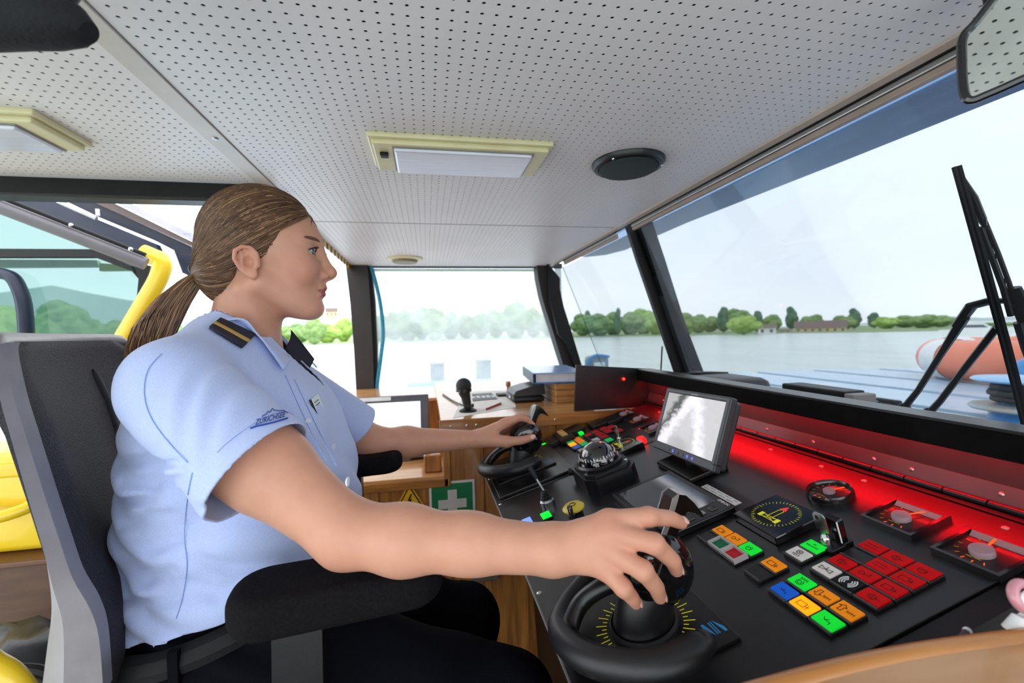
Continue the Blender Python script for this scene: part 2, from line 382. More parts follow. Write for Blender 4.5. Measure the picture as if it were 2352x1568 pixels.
# trees: four kinds of crown, each tree its own object
def crown(name, col, col2, lobes, seed):
    r = random.Random(seed); bm = bmesh.new()
    for (x, y, z, s) in lobes:
        k = len(bm.verts); bmesh.ops.create_icosphere(bm, subdivisions=3, radius=s, matrix=Matrix.Translation((x, y, z)))
        bm.verts.ensure_lookup_table(); c = Vector((x, y, z))
        for v in bm.verts[k:]:
            d = v.co-c; n = math.sin(d.x*37/s*.3+seed)*math.sin(d.y*41/s*.3+2)*math.sin(d.z*43/s*.3)
            v.co = c+d*(1+.13*n+r.uniform(-.07, .07))
    me = bpy.data.meshes.new('crown'); bm.to_mesh(me); bm.free()
    me.materials.append(mat(name, col, .9, col2=col2, nscale=7, ndet=4, lo=.4, hi=.6)); return me
RL = [(0, 0, .55, .34), (.2, .1, .45, .26), (-.2, .05, .45, .27), (.05, -.2, .5, .26), (.08, .05, .78, .22), (-.12, -.08, .7, .22), (.26, -.12, .6, .18), (-.28, -.1, .55, .19), (.0, .0, .25, .25)]
OL = [(0, 0, .3, .24), (.05, .03, .5, .25), (-.05, 0, .66, .22), (.03, -.03, .82, .17), (.1, .02, .4, .22), (-.1, .05, .45, .21)]
CR = [crown('leaf_mid', '#62864c', '#86a468', RL, 1), crown('leaf_light', '#86a84e', '#a9c468', RL, 2), crown('leaf_dark', '#4a6a4e', '#628266', OL, 3), crown('leaf_olive', '#6d8a4e', '#8ba566', RL, 4)]
tm = MB().cyl((0, 0, -.05), (0, 0, .4), .035, .02, 8); tk = tm.build('trunk', mat('bark', '#4a3d31', .9)); TK = tk.data; bpy.data.objects.remove(tk)
KL = ['mid green broad tree', 'light green rounded bushy tree', 'dark green tall oval tree', 'olive green broad tree']
TN = [0]
def tree(x, top, w, kind, where, base=770, D=262, grp='trees on the far shore'):
    TN[0] += 1
    if D > 200: D = D+(0, 40, 80, 20, 60)[TN[0] % 5]+8
    else: D = D+16*(TN[0] % 4)
    g = px(x, base)*D; t = px(x, top)*D; g.z = -3.7 if D > 200 else -4.0
    o = thing('tree', KL[kind]+' '+where, 'tree', g, group=grp)
    h = t.z-g.z; ww = w/FPX*D*1.15
    for me, nm in ((CR[kind], 'crown'), (TK, 'trunk')):
        c = bpy.data.objects.new(nm, me); COL.objects.link(c); c.parent = o; c.rotation_euler.z = random.uniform(0, 6)
    o.scale = (ww*1.05, ww*1.05, h); return o
FR = 'on the far shore seen through the windscreen'
for a in [(1340, 720, 55, 0), (1352, 712, 30, 2), (1378, 720, 64, 0), (1408, 716, 56, 0), (1420, 706, 26, 2), (1448, 716, 60, 3), (1478, 708, 62, 1), (1506, 716, 52, 1), (1540, 712, 56, 0), (1576, 718, 52, 3), (1604, 722, 50, 3),
          (1630, 726, 48, 3), (1662, 704, 44, 2), (1694, 708, 58, 0), (1740, 713, 40, 2), (1774, 722, 48, 3), (1818, 703, 38, 2), (1852, 726, 36, 3), (1872, 722, 42, 0), (1936, 724, 48, 3), (1962, 707, 38, 2), (2008, 717, 40, 2),
          (2036, 727, 50, 1), (2078, 724, 60, 3), (2122, 722, 62, 3), (2160, 724, 54, 3), (2210, 742, 46, 0), (2255, 740, 50, 3), (2320, 742, 60, 0)]:
    tree(*a, FR, base=775-(a[0]-1350)*.0175)
tree(1708, 725, 72, 1, 'at the water edge between dark shore trees', base=769, D=215)
for a in [(872, 722, 56, 0), (905, 716, 60, 3), (938, 712, 60, 0), (968, 704, 54, 0), (1000, 706, 58, 3), (1036, 716, 56, 0), (1072, 722, 56, 3), (1104, 718, 50, 0), (1140, 710, 54, 3), (1184, 692, 74, 0), (1226, 706, 54, 3), (1262, 714, 50, 0)]:
    tree(*a, 'behind the misted port window', base=784-(a[0]-880)*.018, grp='trees behind the port window')
for a in [(655, 748, 50, 3, 789, 'on the shore half hidden behind the collar'), (690, 742, 56, 0, 788, 'on the shore just past the collar'), (722, 731, 50, 3, 788, 'on the shore below the white hillside house'), (752, 742, 58, 1, 787, 'on the shore below the pale hillside house'), (790, 730, 50, 1, 786, 'on the shore against the dark window pillar')]:
    tree(*a[:4], a[5], base=a[4], grp='trees past the open side', D=240)
for a in [(20, 700, 90, 1, 830, 'behind the curved navy window jamb'), (150, 690, 130, 0, 850, 'filling the middle of the side window'), (260, 735, 90, 3, 840, 'behind the side window beside the yellow rail'), (-60, 690, 110, 0, 840, 'behind the side window aft of the curved jamb'), (400, 740, 80, 3, 830, 'on the shore beside the pony tail')]:
    tree(*a[:4], a[5], base=a[4], grp='trees behind the side window', D=60)
# houses and boats on the far shore
m_wallw = mat('house_white', '#ece9e2', .8); m_wallc = mat('house_cream', '#e3c9a4', .8); m_roof = mat('roof_brown', '#7d6a66', .8); m_pane = mat('window_dark', '#5b6670', .2)
def house(x, y0, y1, yr, w, m, label, D=258, nw=4):
    g = px(x, y1)*D; W = w/FPX*D; H = (y1-y0)/FPX*D; Rf = (y0-yr)/FPX*D; a = math.atan2(g.x, g.y)
    o = thing('house', label, 'building', g, Matrix.Rotation(-a, 3, 'Z'))
    MB().b2((-W/2, 0, -1.5), (W/2, 8, H)).build('wall', m, o)
    MB().prism([(-1, H), (4, H+Rf), (9, H)], -W/2-.5, W/2+.5, 'x').build('roof', m_roof, o)
    for k in range(nw): MB().b2((-W/2+W*(k+.3)/nw, -.05, H*.35), (-W/2+W*(k+.65)/nw, 0, H*.8)).build('pane', m_pane, o)
    return o
house(1884, 752, 768, 736, 98, m_wallc, 'long cream building with a brown hipped roof among trees', nw=7)
house(1762, 753, 769, 744, 36, m_wallw, 'small white house under light green trees', D=238, nw=2)
house(1803, 759, 768, 755, 26, m_wallw, 'low white boathouse beside the tall oval tree', nw=2)
house(762, 716, 730, 706, 26, m_wallc, 'pale house high on the hillside past the cabin opening', D=700, nw=3)
house(716, 727, 736, 720, 18, m_wallw, 'white house on the hillside among trees', D=700, nw=2)
m_boat = mat('boat_white', '#f2f2f0', .4)
def boat(x, y, w, label, D, grp=None):
    g = px(x, y)*D; W = w/FPX*D; a = math.atan2(g.x, g.y)
    o = thing('motor_boat', label, 'boat', g, Matrix.Rotation(-a, 3, 'Z'), group=grp)
    MB().prism([(-W/2, W*.10), (-W*.42, 0), (W*.38, 0), (W/2, W*.14), (W*.1, W*.12)], -W*.14, W*.14, 'y').build('hull', m_boat, o)
    MB().prism([(-W*.28, W*.11), (-W*.22, W*.22), (W*.08, W*.22), (W*.2, W*.12)], -W*.10, W*.10, 'y').build('cabin', m_boat, o)
    MB().prism([(-W*.24, W*.14), (-W*.2, W*.19), (W*.07, W*.19), (W*.13, W*.14)], -W*.103, W*.103, 'y').build('window_band', m_pane, o)
    return o
for x, y, w in ((1955, 766, 22), (1985, 766, 26), (2012, 766, 18), (2060, 765, 20)): boat(x, y, w, 'small white boat moored along the far shore', 236, 'boats moored at the far shore')
boat(2245, 770, 130, 'large white motor boat behind the orange raft', 40)
# foredeck gear
o = thing('inflatable_raft', 'orange inflatable ring raft with white bands on the deck', 'raft', (5.98, 3.30, DZ))
T0, T1 = .82, .20
m_or = mat('raft_orange', '#ee8060', .4, col2='#f29274', nscale=3)
seg = 64; ring = [(math.cos(2*math.pi*k/seg)*T0, math.sin(2*math.pi*k/seg)*T0*.9, .215) for k in range(seg)]
MB().tube(ring, T1, 18, closed=True).build('ring_tube', m_or, o, True)
for a in (152, 215, 275, 335, 40, 95):
    pts = [(math.cos(math.radians(a+d))*T0, math.sin(math.radians(a+d))*T0*.9, .215) for d in (-9, -5, 0, 5, 9)]
    MB().tube(pts, T1+.006, 18, caps=False).build('white_band', m_white, o, True)
o = thing('capstan', 'blue capstan with dark chain wound between two discs', 'winch', (3.50, 2.02, DZ)); o.scale = (.68, .68, .72)
m_chain = mat('chain_dark', '#2b2a2a', .6, bump=.6, bscale=60)
MB().lathe([(.0, .36), (.34, .35), (.36, .335), (.34, .32), (.0, .31)], n=40).build('top_disc', mat('disc_blue', '#8fbbe0', .35), o, True)
MB().lathe([(.0, .13), (.36, .12), (.38, .10), (.36, .085), (.0, .08)], n=40).build('lower_disc', mat('disc_rust', '#9fb4bd', .5, col2='#a88f72', nscale=6), o, True)
MB().cyl((0, 0, .0), (0, 0, .32), .17, .15, 28).build('drum', m_bluep, o, True)
for k in range(3):
    MB().tube([(math.cos(q*.2618)*(.205+.02*(k % 2)+.008*(q % 2)), math.sin(q*.2618)*(.205+.02*(k % 2)+.008*(q % 2)), .17+.05*k+.006*(q % 2)) for q in range(24)], .028, 8, closed=True).build('chain_turn', m_chain, o)
MB().cyl((0, 0, -.0), (0, 0, .08), .26, .22, 28).build('foot', m_bluep, o, True)
o = MB().ball((4.75, 2.70, DZ+.15), .15, 14).build('fender_ball', m_bluep, None, True); tag(o, 'round blue fender ball beside the orange raft', 'fender')
o = thing('deck_cleat', 'small dark cleat on the blue deck', 'cleat', (3.3, 2.68, DZ)); MB().b2((-.04, -.06, 0), (.04, .06, .02), bev=.005).build('foot', m_black, o); MB().b2((-.02, -.09, .02), (.02, .09, .045), bev=.01).build('horn', m_black, o)
o = MB().tube(catmull([(2.6, 3.3, DZ+.012), (2.9, 2.8, DZ+.012), (3.0, 2.45, DZ+.012), (3.12, 2.32, DZ+.012)], 8), .012, 6).build('blue_rope', m_bluep); tag(o, 'thin blue rope lying across the deck planks', 'rope')
# port side outside: two mooring posts, blue hose and hanging rope
m_post = mat('post_grey_green', '#6f8583', .7)
for x in (1004, 1112):
    a = onY(x-16, 838-(x-1004)*.07, 6); b = onY(x+16, 838-(x-1004)*.07, 6); c = (a+b)/2
    o = thing('mooring_post', 'square grey mooring post outside the port window', 'post', (c.x, 6, -4), group='mooring posts outside')
    MB().b2((-(b.x-a.x)/2, 0, 0), ((b.x-a.x)/2, .2, 4+c.z), bev=.01).build('shaft', m_post, o); MB().b2((-(b.x-a.x)/2-.01, -.01, 4+c.z), ((b.x-a.x)/2+.01, .21, 4.02+c.z)).build('cap', m_post, o)
a = onY(935, 890, 5); b = onY(1140, 872, 5)
sd_ = struct('side_deck', 'narrow side deck and low bulwark outside the port wall'); MB().b2((-7, 2.62, -.92), (1.1, 5.1, -.80)).build('side_plank', m_blue, sd_); MB().b2((-7, 4.94, -.80), (1.1, 5.06, -.62), bev=.01).build('bulwark', m_blue, sd_)
o = MB().tube([(a.x, 5, -.575), ((a.x+b.x)/2, 5, -.560), (b.x, 5, -.570)], .05, 10).build('blue_hose', mat('hose_blue', '#6fb4dd', .5, col2='#8cc8e8', nscale=30)); tag(o, 'light blue rope bundle along the outer rail', 'rope')
o = MB().tube(catmull([onY(*p, 2.515) for p in ((852, 612), (862, 645), (874, 700), (880, 765), (874, 825), (866, 885), (868, 900))], 6), .010, 8).build('hanging_rope', mat('rope_teal', '#1f7f9f', .7, col2='#2f93b3', nscale=80)); tag(o, 'teal blue rope hanging beside the port window pillar', 'rope')
# ------------------------------------------------------------------ port quarter: side window frames and yellow hand rail
sw = struct('window_3', 'green tinted side window behind the seat')
SY = 1.95
def bar(pts, Ys, r, name, m, parent, n=10, flat=None):
    return MB().tube([onY(x, y, Y) for (x, y), Y in zip(pts, Ys)], r, n, flat=flat).build(name, m, parent, True)
def quad(pts, Y, th, name, m, parent):
    return MB().prism([((q:=onY(x, y, Y)).x, q.z) for x, y in pts], Y, Y+th, 'y').build(name, m, parent)
quad([(-520, 430), (0, 470), (215, 560), (300, 596), (318, 605), (318, 640), (315, 830), (-520, 830)], SY, .006, 'tinted_pane', g_teal, sw)
quad([(-520, 568), (215, 572), (300, 610), (318, 640), (318, 622), (230, 580), (200, 575), (215, 590), (-520, 590)][:4]+[(302, 622), (215, 590), (-520, 590)], SY-.02, .03, 'cross_rail', m_black, sw)
quad([(-520, 593), (222, 597), (226, 613), (-520, 618)], SY+.03, .02, 'pale_louvre', mat('pale_green', '#cfe3c8', .5), sw)
quad([(228, 604), (305, 609), (305, 621), (228, 622)], SY+.03, .02, 'green_louvre', m_yelg, sw)
quad([(305, 600), (345, 610), (330, 700), (300, 830), (318, 640)], SY-.02, .04, 'dark_jamb', m_black, sw)
quad([(-535, 430), (-505, 430), (-505, 850), (-535, 850)], SY-.02, .04, 'aft_jamb', m_black, sw)
quad([(-535, 815), (330, 815), (330, 850), (-535, 850)], SY-.02, .04, 'lower_rail', m_black, sw)
quad([(-535, 850), (330, 850), (330, 1500), (-535, 1500)], SY-.02, .04, 'side_panel', m_white, sw)
MB().tube(catmull([onY(*p, SY-.03) for p in ((-40, 625), (20, 632), (45, 665), (58, 720), (62, 830))], 6), .028, 12, flat=.7).build('curved_jamb', m_navy, sw, True)
fr = struct('trim_7', 'folded roof rails over the side window')
bar([(-60, 452), (150, 533), (335, 606)], (1.45, 1.5, 1.55), .019, 'thick_rail', m_grey, fr, 14)
bar([(-60, 428), (150, 512), (335, 585)], (1.44, 1.49, 1.54), .006, 'thin_rail', m_black, fr)
bar([(-60, 440), (150, 523), (335, 596)], (1.47, 1.52, 1.57), .009, 'rail_gasket', m_black, fr)
for p in ((163, 517), (300, 572)): MB().ball(onY(*p, 1.49), .006, 8).build('rail_bolt', m_steel, fr)
quad([(-60, 400), (0, 452), (330, 590), (372, 592), (357, 560), (98, 452), (60, 420)], 1.75, .03, 'roof_panel_dark', m_navy, fr)
quad([(130, 452), (197, 456), (440, 566), (448, 640), (405, 620), (400, 575), (357, 553), (230, 500), (140, 455)][:8], 1.8, .03, 'roof_panel', m_navy, fr)
quad([(190, 445), (232, 452), (442, 556), (442, 566), (196, 456)], 1.77, .02, 'roof_edge', mat('roof_edge_brown', '#5a4b49', .5), fr)
quad([(232, 448), (270, 452), (446, 540), (446, 557)], 1.76, .02, 'lavender_edge', m_lav, fr)
for x, y in ((148, 462), (224, 488)):
    MB().tube([onY(x, y-8, 1.7), onY(x+1, y+8, 1.7)], .006, 8).build('hanger', m_alu, fr)
bar([(140, 466), (222, 502)], (1.7, 1.7), .007, 'curtain_track', m_alu, fr)
quad([(372, 577), (394, 575), (418, 640), (402, 650)], 1.74, .02, 'white_fitting', m_white, fr)
yr = MB().tube(catmull([onY(*p, Y) for p, Y in (((328, 580), 1.64), ((352, 590), 1.64), ((372, 602), 1.64), ((364, 640), 1.64), ((330, 700), 1.64), ((280, 785), 1.64), ((225, 880), 1.64), ((150, 1010), 1.64), ((70, 1150), 1.64), ((20, 1240), 1.64))], 5), .027, 16).build('hand_rail', m_yel, None, True)
tag(yr, 'bent yellow hand rail rising behind the grey seat', 'rail')
# ------------------------------------------------------------------ control console
KS = 1.15; CT = math.radians(16.5); EX, EZ = .154, -.414
ca = Vector((math.cos(CT), 0, math.sin(CT))); cn = Vector((-math.sin(CT), 0, math.cos(CT))); c0 = Vector((EX, 0, EZ))
CF = Matrix(((ca.x, 0, cn.x, EX), (ca.y, 1, cn.y, 0), (ca.z, 0, cn.z, EZ), (0, 0, 0, 1))); CR3 = CF.to_3x3()
def cs(x, y, n=0):
    d = px(x, y); p = d*((c0+cn*n).dot(cn)/d.dot(cn)); return (p-c0).dot(ca), p.y
def cpt(s, y, n=0): return CF @ Vector((s, y, n))
m_con = mat('console_black', '#0a0a0b', .31, col2='#0d0d0e', nscale=40, bump=.02, bscale=900, spec=.8)
m_con2 = mat('console_edge', '#3a3b3c', .4)
m_gloss = mat('gloss_black', '#0b0b0c', .12, coat=.6)
m_satin = mat('satin_black', '#0b0b0c', .34, bump=.05, bscale=600)
m_soft = mat('soft_black', '#111114', .42, bump=.08, bscale=900)
CL = Vector((.45, .85, -1.22))
con = thing('control_console', 'black sloping control console in front of the seated person', 'console', CL)
CM = Matrix.Translation(-CL) @ CF; CW = Matrix.Translation(-CL)
HS = .590
for y0, y1 in ((.372, 1.058), (1.064, 1.372)):
    MB(CM).b2((0, y0, -.006), (HS-.012, y1, 0), bev=.0015).build('panel', m_con, con)
MB(CM).b2((HS-.010, .352, -.006), (HS, 1.372, .0005)).build('hinge_leaf', m_con, con)
MB(CW).prism([(EX+.006, EZ-.006), (EX+HS*ca.x, EZ+HS*ca.z-.006), (.735, -.25), (.735, -1.2), (.33, -1.2), (.30, -.62), (EX+.03, EZ-.06)], .352, 1.372, 'y').build('body', m_black, con)
MB(CM).b2((.01, .345, -.010), (HS, .3695, -.003)).build('end_strip', m_black, con)
MB(CM).tube([(0, .352, -.003), (0, 1.372, -.003)], .0016, 6).build('edge_strip', m_alu, con)
def screw(s, y, r=.0045, m=m_steel): return MB(CM).lathe([(0, .0022), (r*.5, .002), (r, .0006), (r, -.001)], (s, y, 0), 12).build('screw', m, con, True)
for y in (.676, 1.05, 1.24, .47): screw(.009, y)
for y in (.42, .60, .68, .80, .95, 1.10, 1.25): screw(HS-.03, y, .004, m_alu)
ys = np.arange(.352, 1.372, .052)
for y in ys: MB(CM).tube([(HS+.004, y+.001, .004), (HS+.004, y+.051, .004)], .0048, 10).build('hinge_knuckle', m_satin, con, True)
hz = EZ+HS*ca.z; hx = EX+HS*ca.x
MB(CW).add([(hx+.010, .30, hz+.004), (hx+.010, 1.40, hz+.004), (hx+.018, 1.40, hz+.030), (hx+.018, .30, hz+.030), (hx+.014, .30, hz+.002), (hx+.014, 1.40, hz+.002), (hx+.022, 1.40, hz+.030), (hx+.022, .30, hz+.030)],
    [[0, 1, 2, 3], [4, 7, 6, 5], [0, 4, 5, 1], [2, 6, 7, 3], [1, 5, 6, 2], [0, 3, 7, 4]]).build('fixing_strip', mat('strip_dark', '#2c2426', .4), con)
for y in (.36, .45, .56, .62, .74, .86, 1.0, 1.15, 1.3):
    MB(CW).ball((hx+.0145, y, hz+.018), .0035, 8, sc=(.6, 1, 1)).build('strip_screw', m_alu, con, True)
# glare shield with an overhanging lip, red lamp strip tucked under the lip
gs = thing('glare_shield', 'black glare shield standing along the back of the console', 'shield', (hx, .85, hz+.03))
GW = Matrix.Translation((-hx, -.85, -hz-.03))
zt = -.140
MB(GW).b2((hx+.020, .25, hz+.028), (hx+.028, 1.42, zt)).build('back_board', mat('shield_black', '#1a1516', .5), gs)
MB(GW).b2((hx-.022, .25, zt-.034), (hx-.016, 1.405, zt), bev=.0015).build('lip_front', mat('lip_black', '#040404', .7, spec=.08, bump=.1, bscale=400), gs)
MB(GW).b2((hx-.022, .25, zt), (hx+.030, 1.42, zt+.005), bev=.001).build('lip_top', m_satin, gs)
wa = onY(1322, 838, 1.41); wb = onY(1318, 929, 1.41)
MB(GW).prism([(wa.x, wa.z), (hx+.026, zt+.004), (hx+.026, -.2658), (wb.x, -.2658)], 1.405, 1.412, 'y').build('end_wing', m_satin, gs)
m_led = mat('red_lamp', '#ff2010', .4, emit='#ff0414', estr=75)
for k in range(9):
    y0 = .33+k*.116
    MB(GW).b2((hx-.012, y0, zt-.010), (hx+.004, y0+.112, zt-.004)).build('red_lamp_strip', m_led, gs)
p = onY(1432, 870, 1.403)
MB(GW).ball((p.x, 1.401, p.z), .0045, 10).build('red_lamp_bulb', mat('red_bulb', '#ff4020', .3, emit='#ff1505', estr=14), gs, True)
# ---- push buttons
BC = {'or': ('#d97c0a', .40), 'orl': ('#ff8206', 1.7), 'gr': ('#08c02c', .75), 'grd': ('#1d6a4c', .05), 'rd': ('#a00002', .42), 'rdd': ('#b2202a', .1), 'bl': ('#0d4db0', .5), 'wh': ('#c9c3bd', .15), 'bk': ('#111112', 0), 'bll': ('#6f8fff', 1.1), 'grl': ('#08e832', 1.3), 'gf': ('#12a053', .5), 'of': ('#d8741c', .45), 'rf': ('#8e1a1e', .25), 'bf': ('#3c5aa8', .4), 'wf': ('#a9a9aa', .1)}  # red caps get a slight added glow that keeps their red strong
def capmat(k):
    c, e = BC[k]; return mat('cap_'+k, c, .5, nscale=60, emit=c if e else None, estr=e, spec=.15)
m_ink = mat('print_black', '#0c0c0c', .6); m_inkw = mat('print_white', '#e6e6e6', .6); m_inky = mat('print_yellow', '#d9d21e', .5, emit='#d9d21e', estr=.25)
BN = {'or': 'orange', 'orl': 'glowing orange', 'gr': 'green lit', 'grd': 'dark green', 'rd': 'red', 'rdd': 'red', 'bl': 'blue', 'wh': 'white', 'bk': 'black', 'bll': 'pale blue lit', 'grl': 'bright green lit', 'gf': 'green', 'of': 'orange', 'rf': 'dark red', 'bf': 'blue', 'wf': 'grey'}
def tx(st, s, y, size, parent, m=m_ink, n=.0066, rot=0, o=None):
    M = CM @ Matrix.Translation((s, y, n)) @ Matrix.Rotation(math.radians(-90+rot), 4, 'Z')
    return text(st, size, M, m, 'print', parent, ext=.0001)
def ink(segs, s, y, parent, w=.0007, m=m_ink, n=.0068, name='symbol'):
    mb = MB(CM)
    for pl in segs:
        for a, b in zip(pl[:-1], pl[1:]):
            d = Vector((b[0]-a[0], b[1]-a[1], 0)); L = d.length
            if L < 1e-6: continue
            ang = math.atan2(d.y, d.x); c = ((a[0]+b[0])/2+s, (a[1]+b[1])/2+y, n)
            mb.box(c, (L+w, w, .0002), Matrix.Rotation(ang, 3, 'Z'))
    return mb.build(name, m, parent, fix=False)
def circ(r, k=14, a0=0, a1=360, c=(0, 0)): return [(c[0]+r*math.cos(math.radians(a0+(a1-a0)*i/k)), c[1]+r*math.sin(math.radians(a0+(a1-a0)*i/k))) for i in range(k+1)]
def button(s, y, k, cover=False, w=.0196, d=.0262, sym=None, ridge=True):
    b = MB(CM).b2((s-.0118, y-.0147, 0), (s+.0118, y+.0147, .0042), bev=.0008).build('push_button', m_satin, con)
    b['label'] = (BN[k]+' push button') if k != 'none' else 'blank black button base'
    if ridge: MB(CM).b2((s-.0122, y-.0143, .004), (s-.0096, y+.0143, .0062), bev=.0006).build('ridge', m_con2, b)
    if k != 'none': MB(CM).b2((s-w/2+.0012, y-d/2, .003), (s+w/2+.0012, y+d/2, .0064), bev=.0008).build('cap', capmat(k), b)
    if cover:
        c = MB(CM)
        for q in ((-.0118, -.0147, -.0095, .0147), (.0095, -.0147, .0118, .0147), (-.0095, -.0147, .0095, -.0124), (-.0095, .0124, .0095, .0147)):
            c.b2((s+q[0], y+q[1], .003), (s+q[2], y+q[3], .0105))
        c.build('cover_frame', mat('clear_cover', '#b3aca9', .25, coat=.5), b)
    if sym == 'arc': ink([circ(.0045, 12, 40, 320), [(-.002, -.004), (.003, -.001), (-.001, .002)]], s, y, b)
    elif sym == 'x': ink([circ(.004), [(-.0028, -.0028), (.0028, .0028)], [(-.0028, .0028), (.0028, -.0028)]], s+.003, y, b); tx('TEST', s-.0045, y, .0055, b)
    elif sym == 'bal': tx('IN', s+.004, y, .004, b); tx('BALANCE', s-.001, y, .0042, b)
    elif sym == 'valve': ink([[(-.003, .008), (.003, .008), (-.003, -.008), (.003, -.008), (-.003, .008)], [(0, 0), (.005, 0)]], s, y, b)
    elif sym == 'up': ink([[(-.005, .004), (.002, .004), (.002, .0065), (.006, .002), (.002, -.0025), (.002, 0), (-.005, 0), (-.005, .004)]], s, y+.003, b); tx('RPM', s-.001, y-.006, .005, b)
    elif sym == 'dn': ink([[(.005, .004), (-.002, .004), (-.002, .0065), (-.006, .002), (-.002, -.0025), (-.002, 0), (.005, 0), (.005, .004)]], s, y+.003, b); tx('RPM', s-.001, y-.006, .005, b)
    elif sym == 'rpm': tx('RPM', s+.005, y, .0055, b); ink([circ(.0045, 12, 30, 330, (-.002, 0)), circ(.0025, 8, 0, 360, (-.002, 0))], s, y, b)
    elif sym == 'pump': ink([circ(.003, 10, 0, 360, (0, .003)), [(0, 0), (0, -.006), (.004, -.006), (.004, -.003)]], s, y, b)
    elif sym == 'box': ink([[(-.004, .007), (.003, .007), (.003, -.003), (-.004, -.003), (-.004, .007)], [(-.001, -.003), (-.001, -.008)], [(-.004, -.006), (.002, -.006)]], s, y, b)
    elif sym == 'fan': ink([circ(.004, 10), [(-.004, 0), (.004, 0)], [(0, -.008), (0, -.004)]], s, y, b)
    elif sym == 'bow': ink([[(.002, .005), (-.001, .002), (.002, -.001)], [(-.001, .002), (-.001, -.005), (-.004, -.005)]], s, y, b)
    elif sym == 'txt': ink([[(.003, .007), (.003, -.006)], [(-.002, .008), (-.002, .002)], [(-.002, 0), (-.002, -.007)]], s, y, b)
    elif sym == 'horn':
        ink([circ(r, 8, 40, 140) for r in (.004, .0065, .009)]+[circ(r, 8, 220, 320) for r in (.004, .0065, .009)], s+.001, y, b, w=.0014, m=m_inkw)
    return b
for s, y, k, sy in [(.268, .542, 'or', 'box'), (.269, .516, 'or', 'pump'), (.269, .490, 'gr', 'arc'), (.269, .451, 'or', 'box'), (.303, .449, 'wh', 'x'), (.324, .449, 'gr', 'bal'),
                    (.247, .412, 'bl', 'bow'), (.247, .386, 'orl', 'box'), (.248, .360, 'gr', 'bow'), (.270, .412, 'gr', 'rpm'), (.271, .386, 'or', 'dn'), (.271, .360, 'or', 'up'),
                    (.303, .412, 'wh', 'valve'), (.303, .386, 'bk', 'horn'), (.303, .360, 'rd', 'fan'), (.3245, .412, 'rd', 'fan'), (.3245, .386, 'rd', 'pump'), (.3245, .360, 'rd', 'box'),
                    (.346, .386, 'rd', 'txt'), (.346, .360, 'rd', 'box'), (.367, .412, 'rd', 'txt'), (.367, .386, 'rd', 'fan'), (.367, .360, 'rd', 'arc')]:
    button(s*KS, y*KS, k, sym=sy)
button(.2475*KS, .517*KS, 'grd', True); button(.2475*KS, .491*KS, 'rdd', True)
button(.2475*KS, .543*KS, 'none'); button(.248*KS, .451*KS, 'none'); button(.346*KS, .412*KS, 'none')
for x, y, k in [(1308, 1015, 'gf'), (1314, 1021, 'orl'), (1323, 1027, 'bf'), (1325, 1009, 'of'), (1333, 1014.5, 'of'), (1341, 1020, 'gf'), (1353, 1028, 'of'), (1366, 1036, 'gf'), (1337, 1034, 'wf'),
                (1368, 1010.5, 'wf'), (1379, 1018.5, 'wf'), (1398, 1011, 'gf'), (1358, 1004, 'bk'), (1350, 999.5, 'rf'), (1367, 992, 'rf'), (1377, 997.5, 'rf'), (1387, 1003, 'rf'), (1386, 985, 'rf'), (1396, 990.5, 'rf'), (1403, 981, 'rf'), (1420, 989, 'rf')]:
    s, yy = cs(x, y, .004); b = button(s, yy, k)
s, yy = cs(1345, 1048, .004); button(s, yy, 'rdd', True); s, yy = cs(1353, 1052, .004); button(s, yy, 'grd', True)
s, yy = cs(1253, 1184, .004); button(s, yy, 'grl', ridge=False); s, yy = cs(1210, 1198, .004); button(s, yy, 'bll', ridge=False)
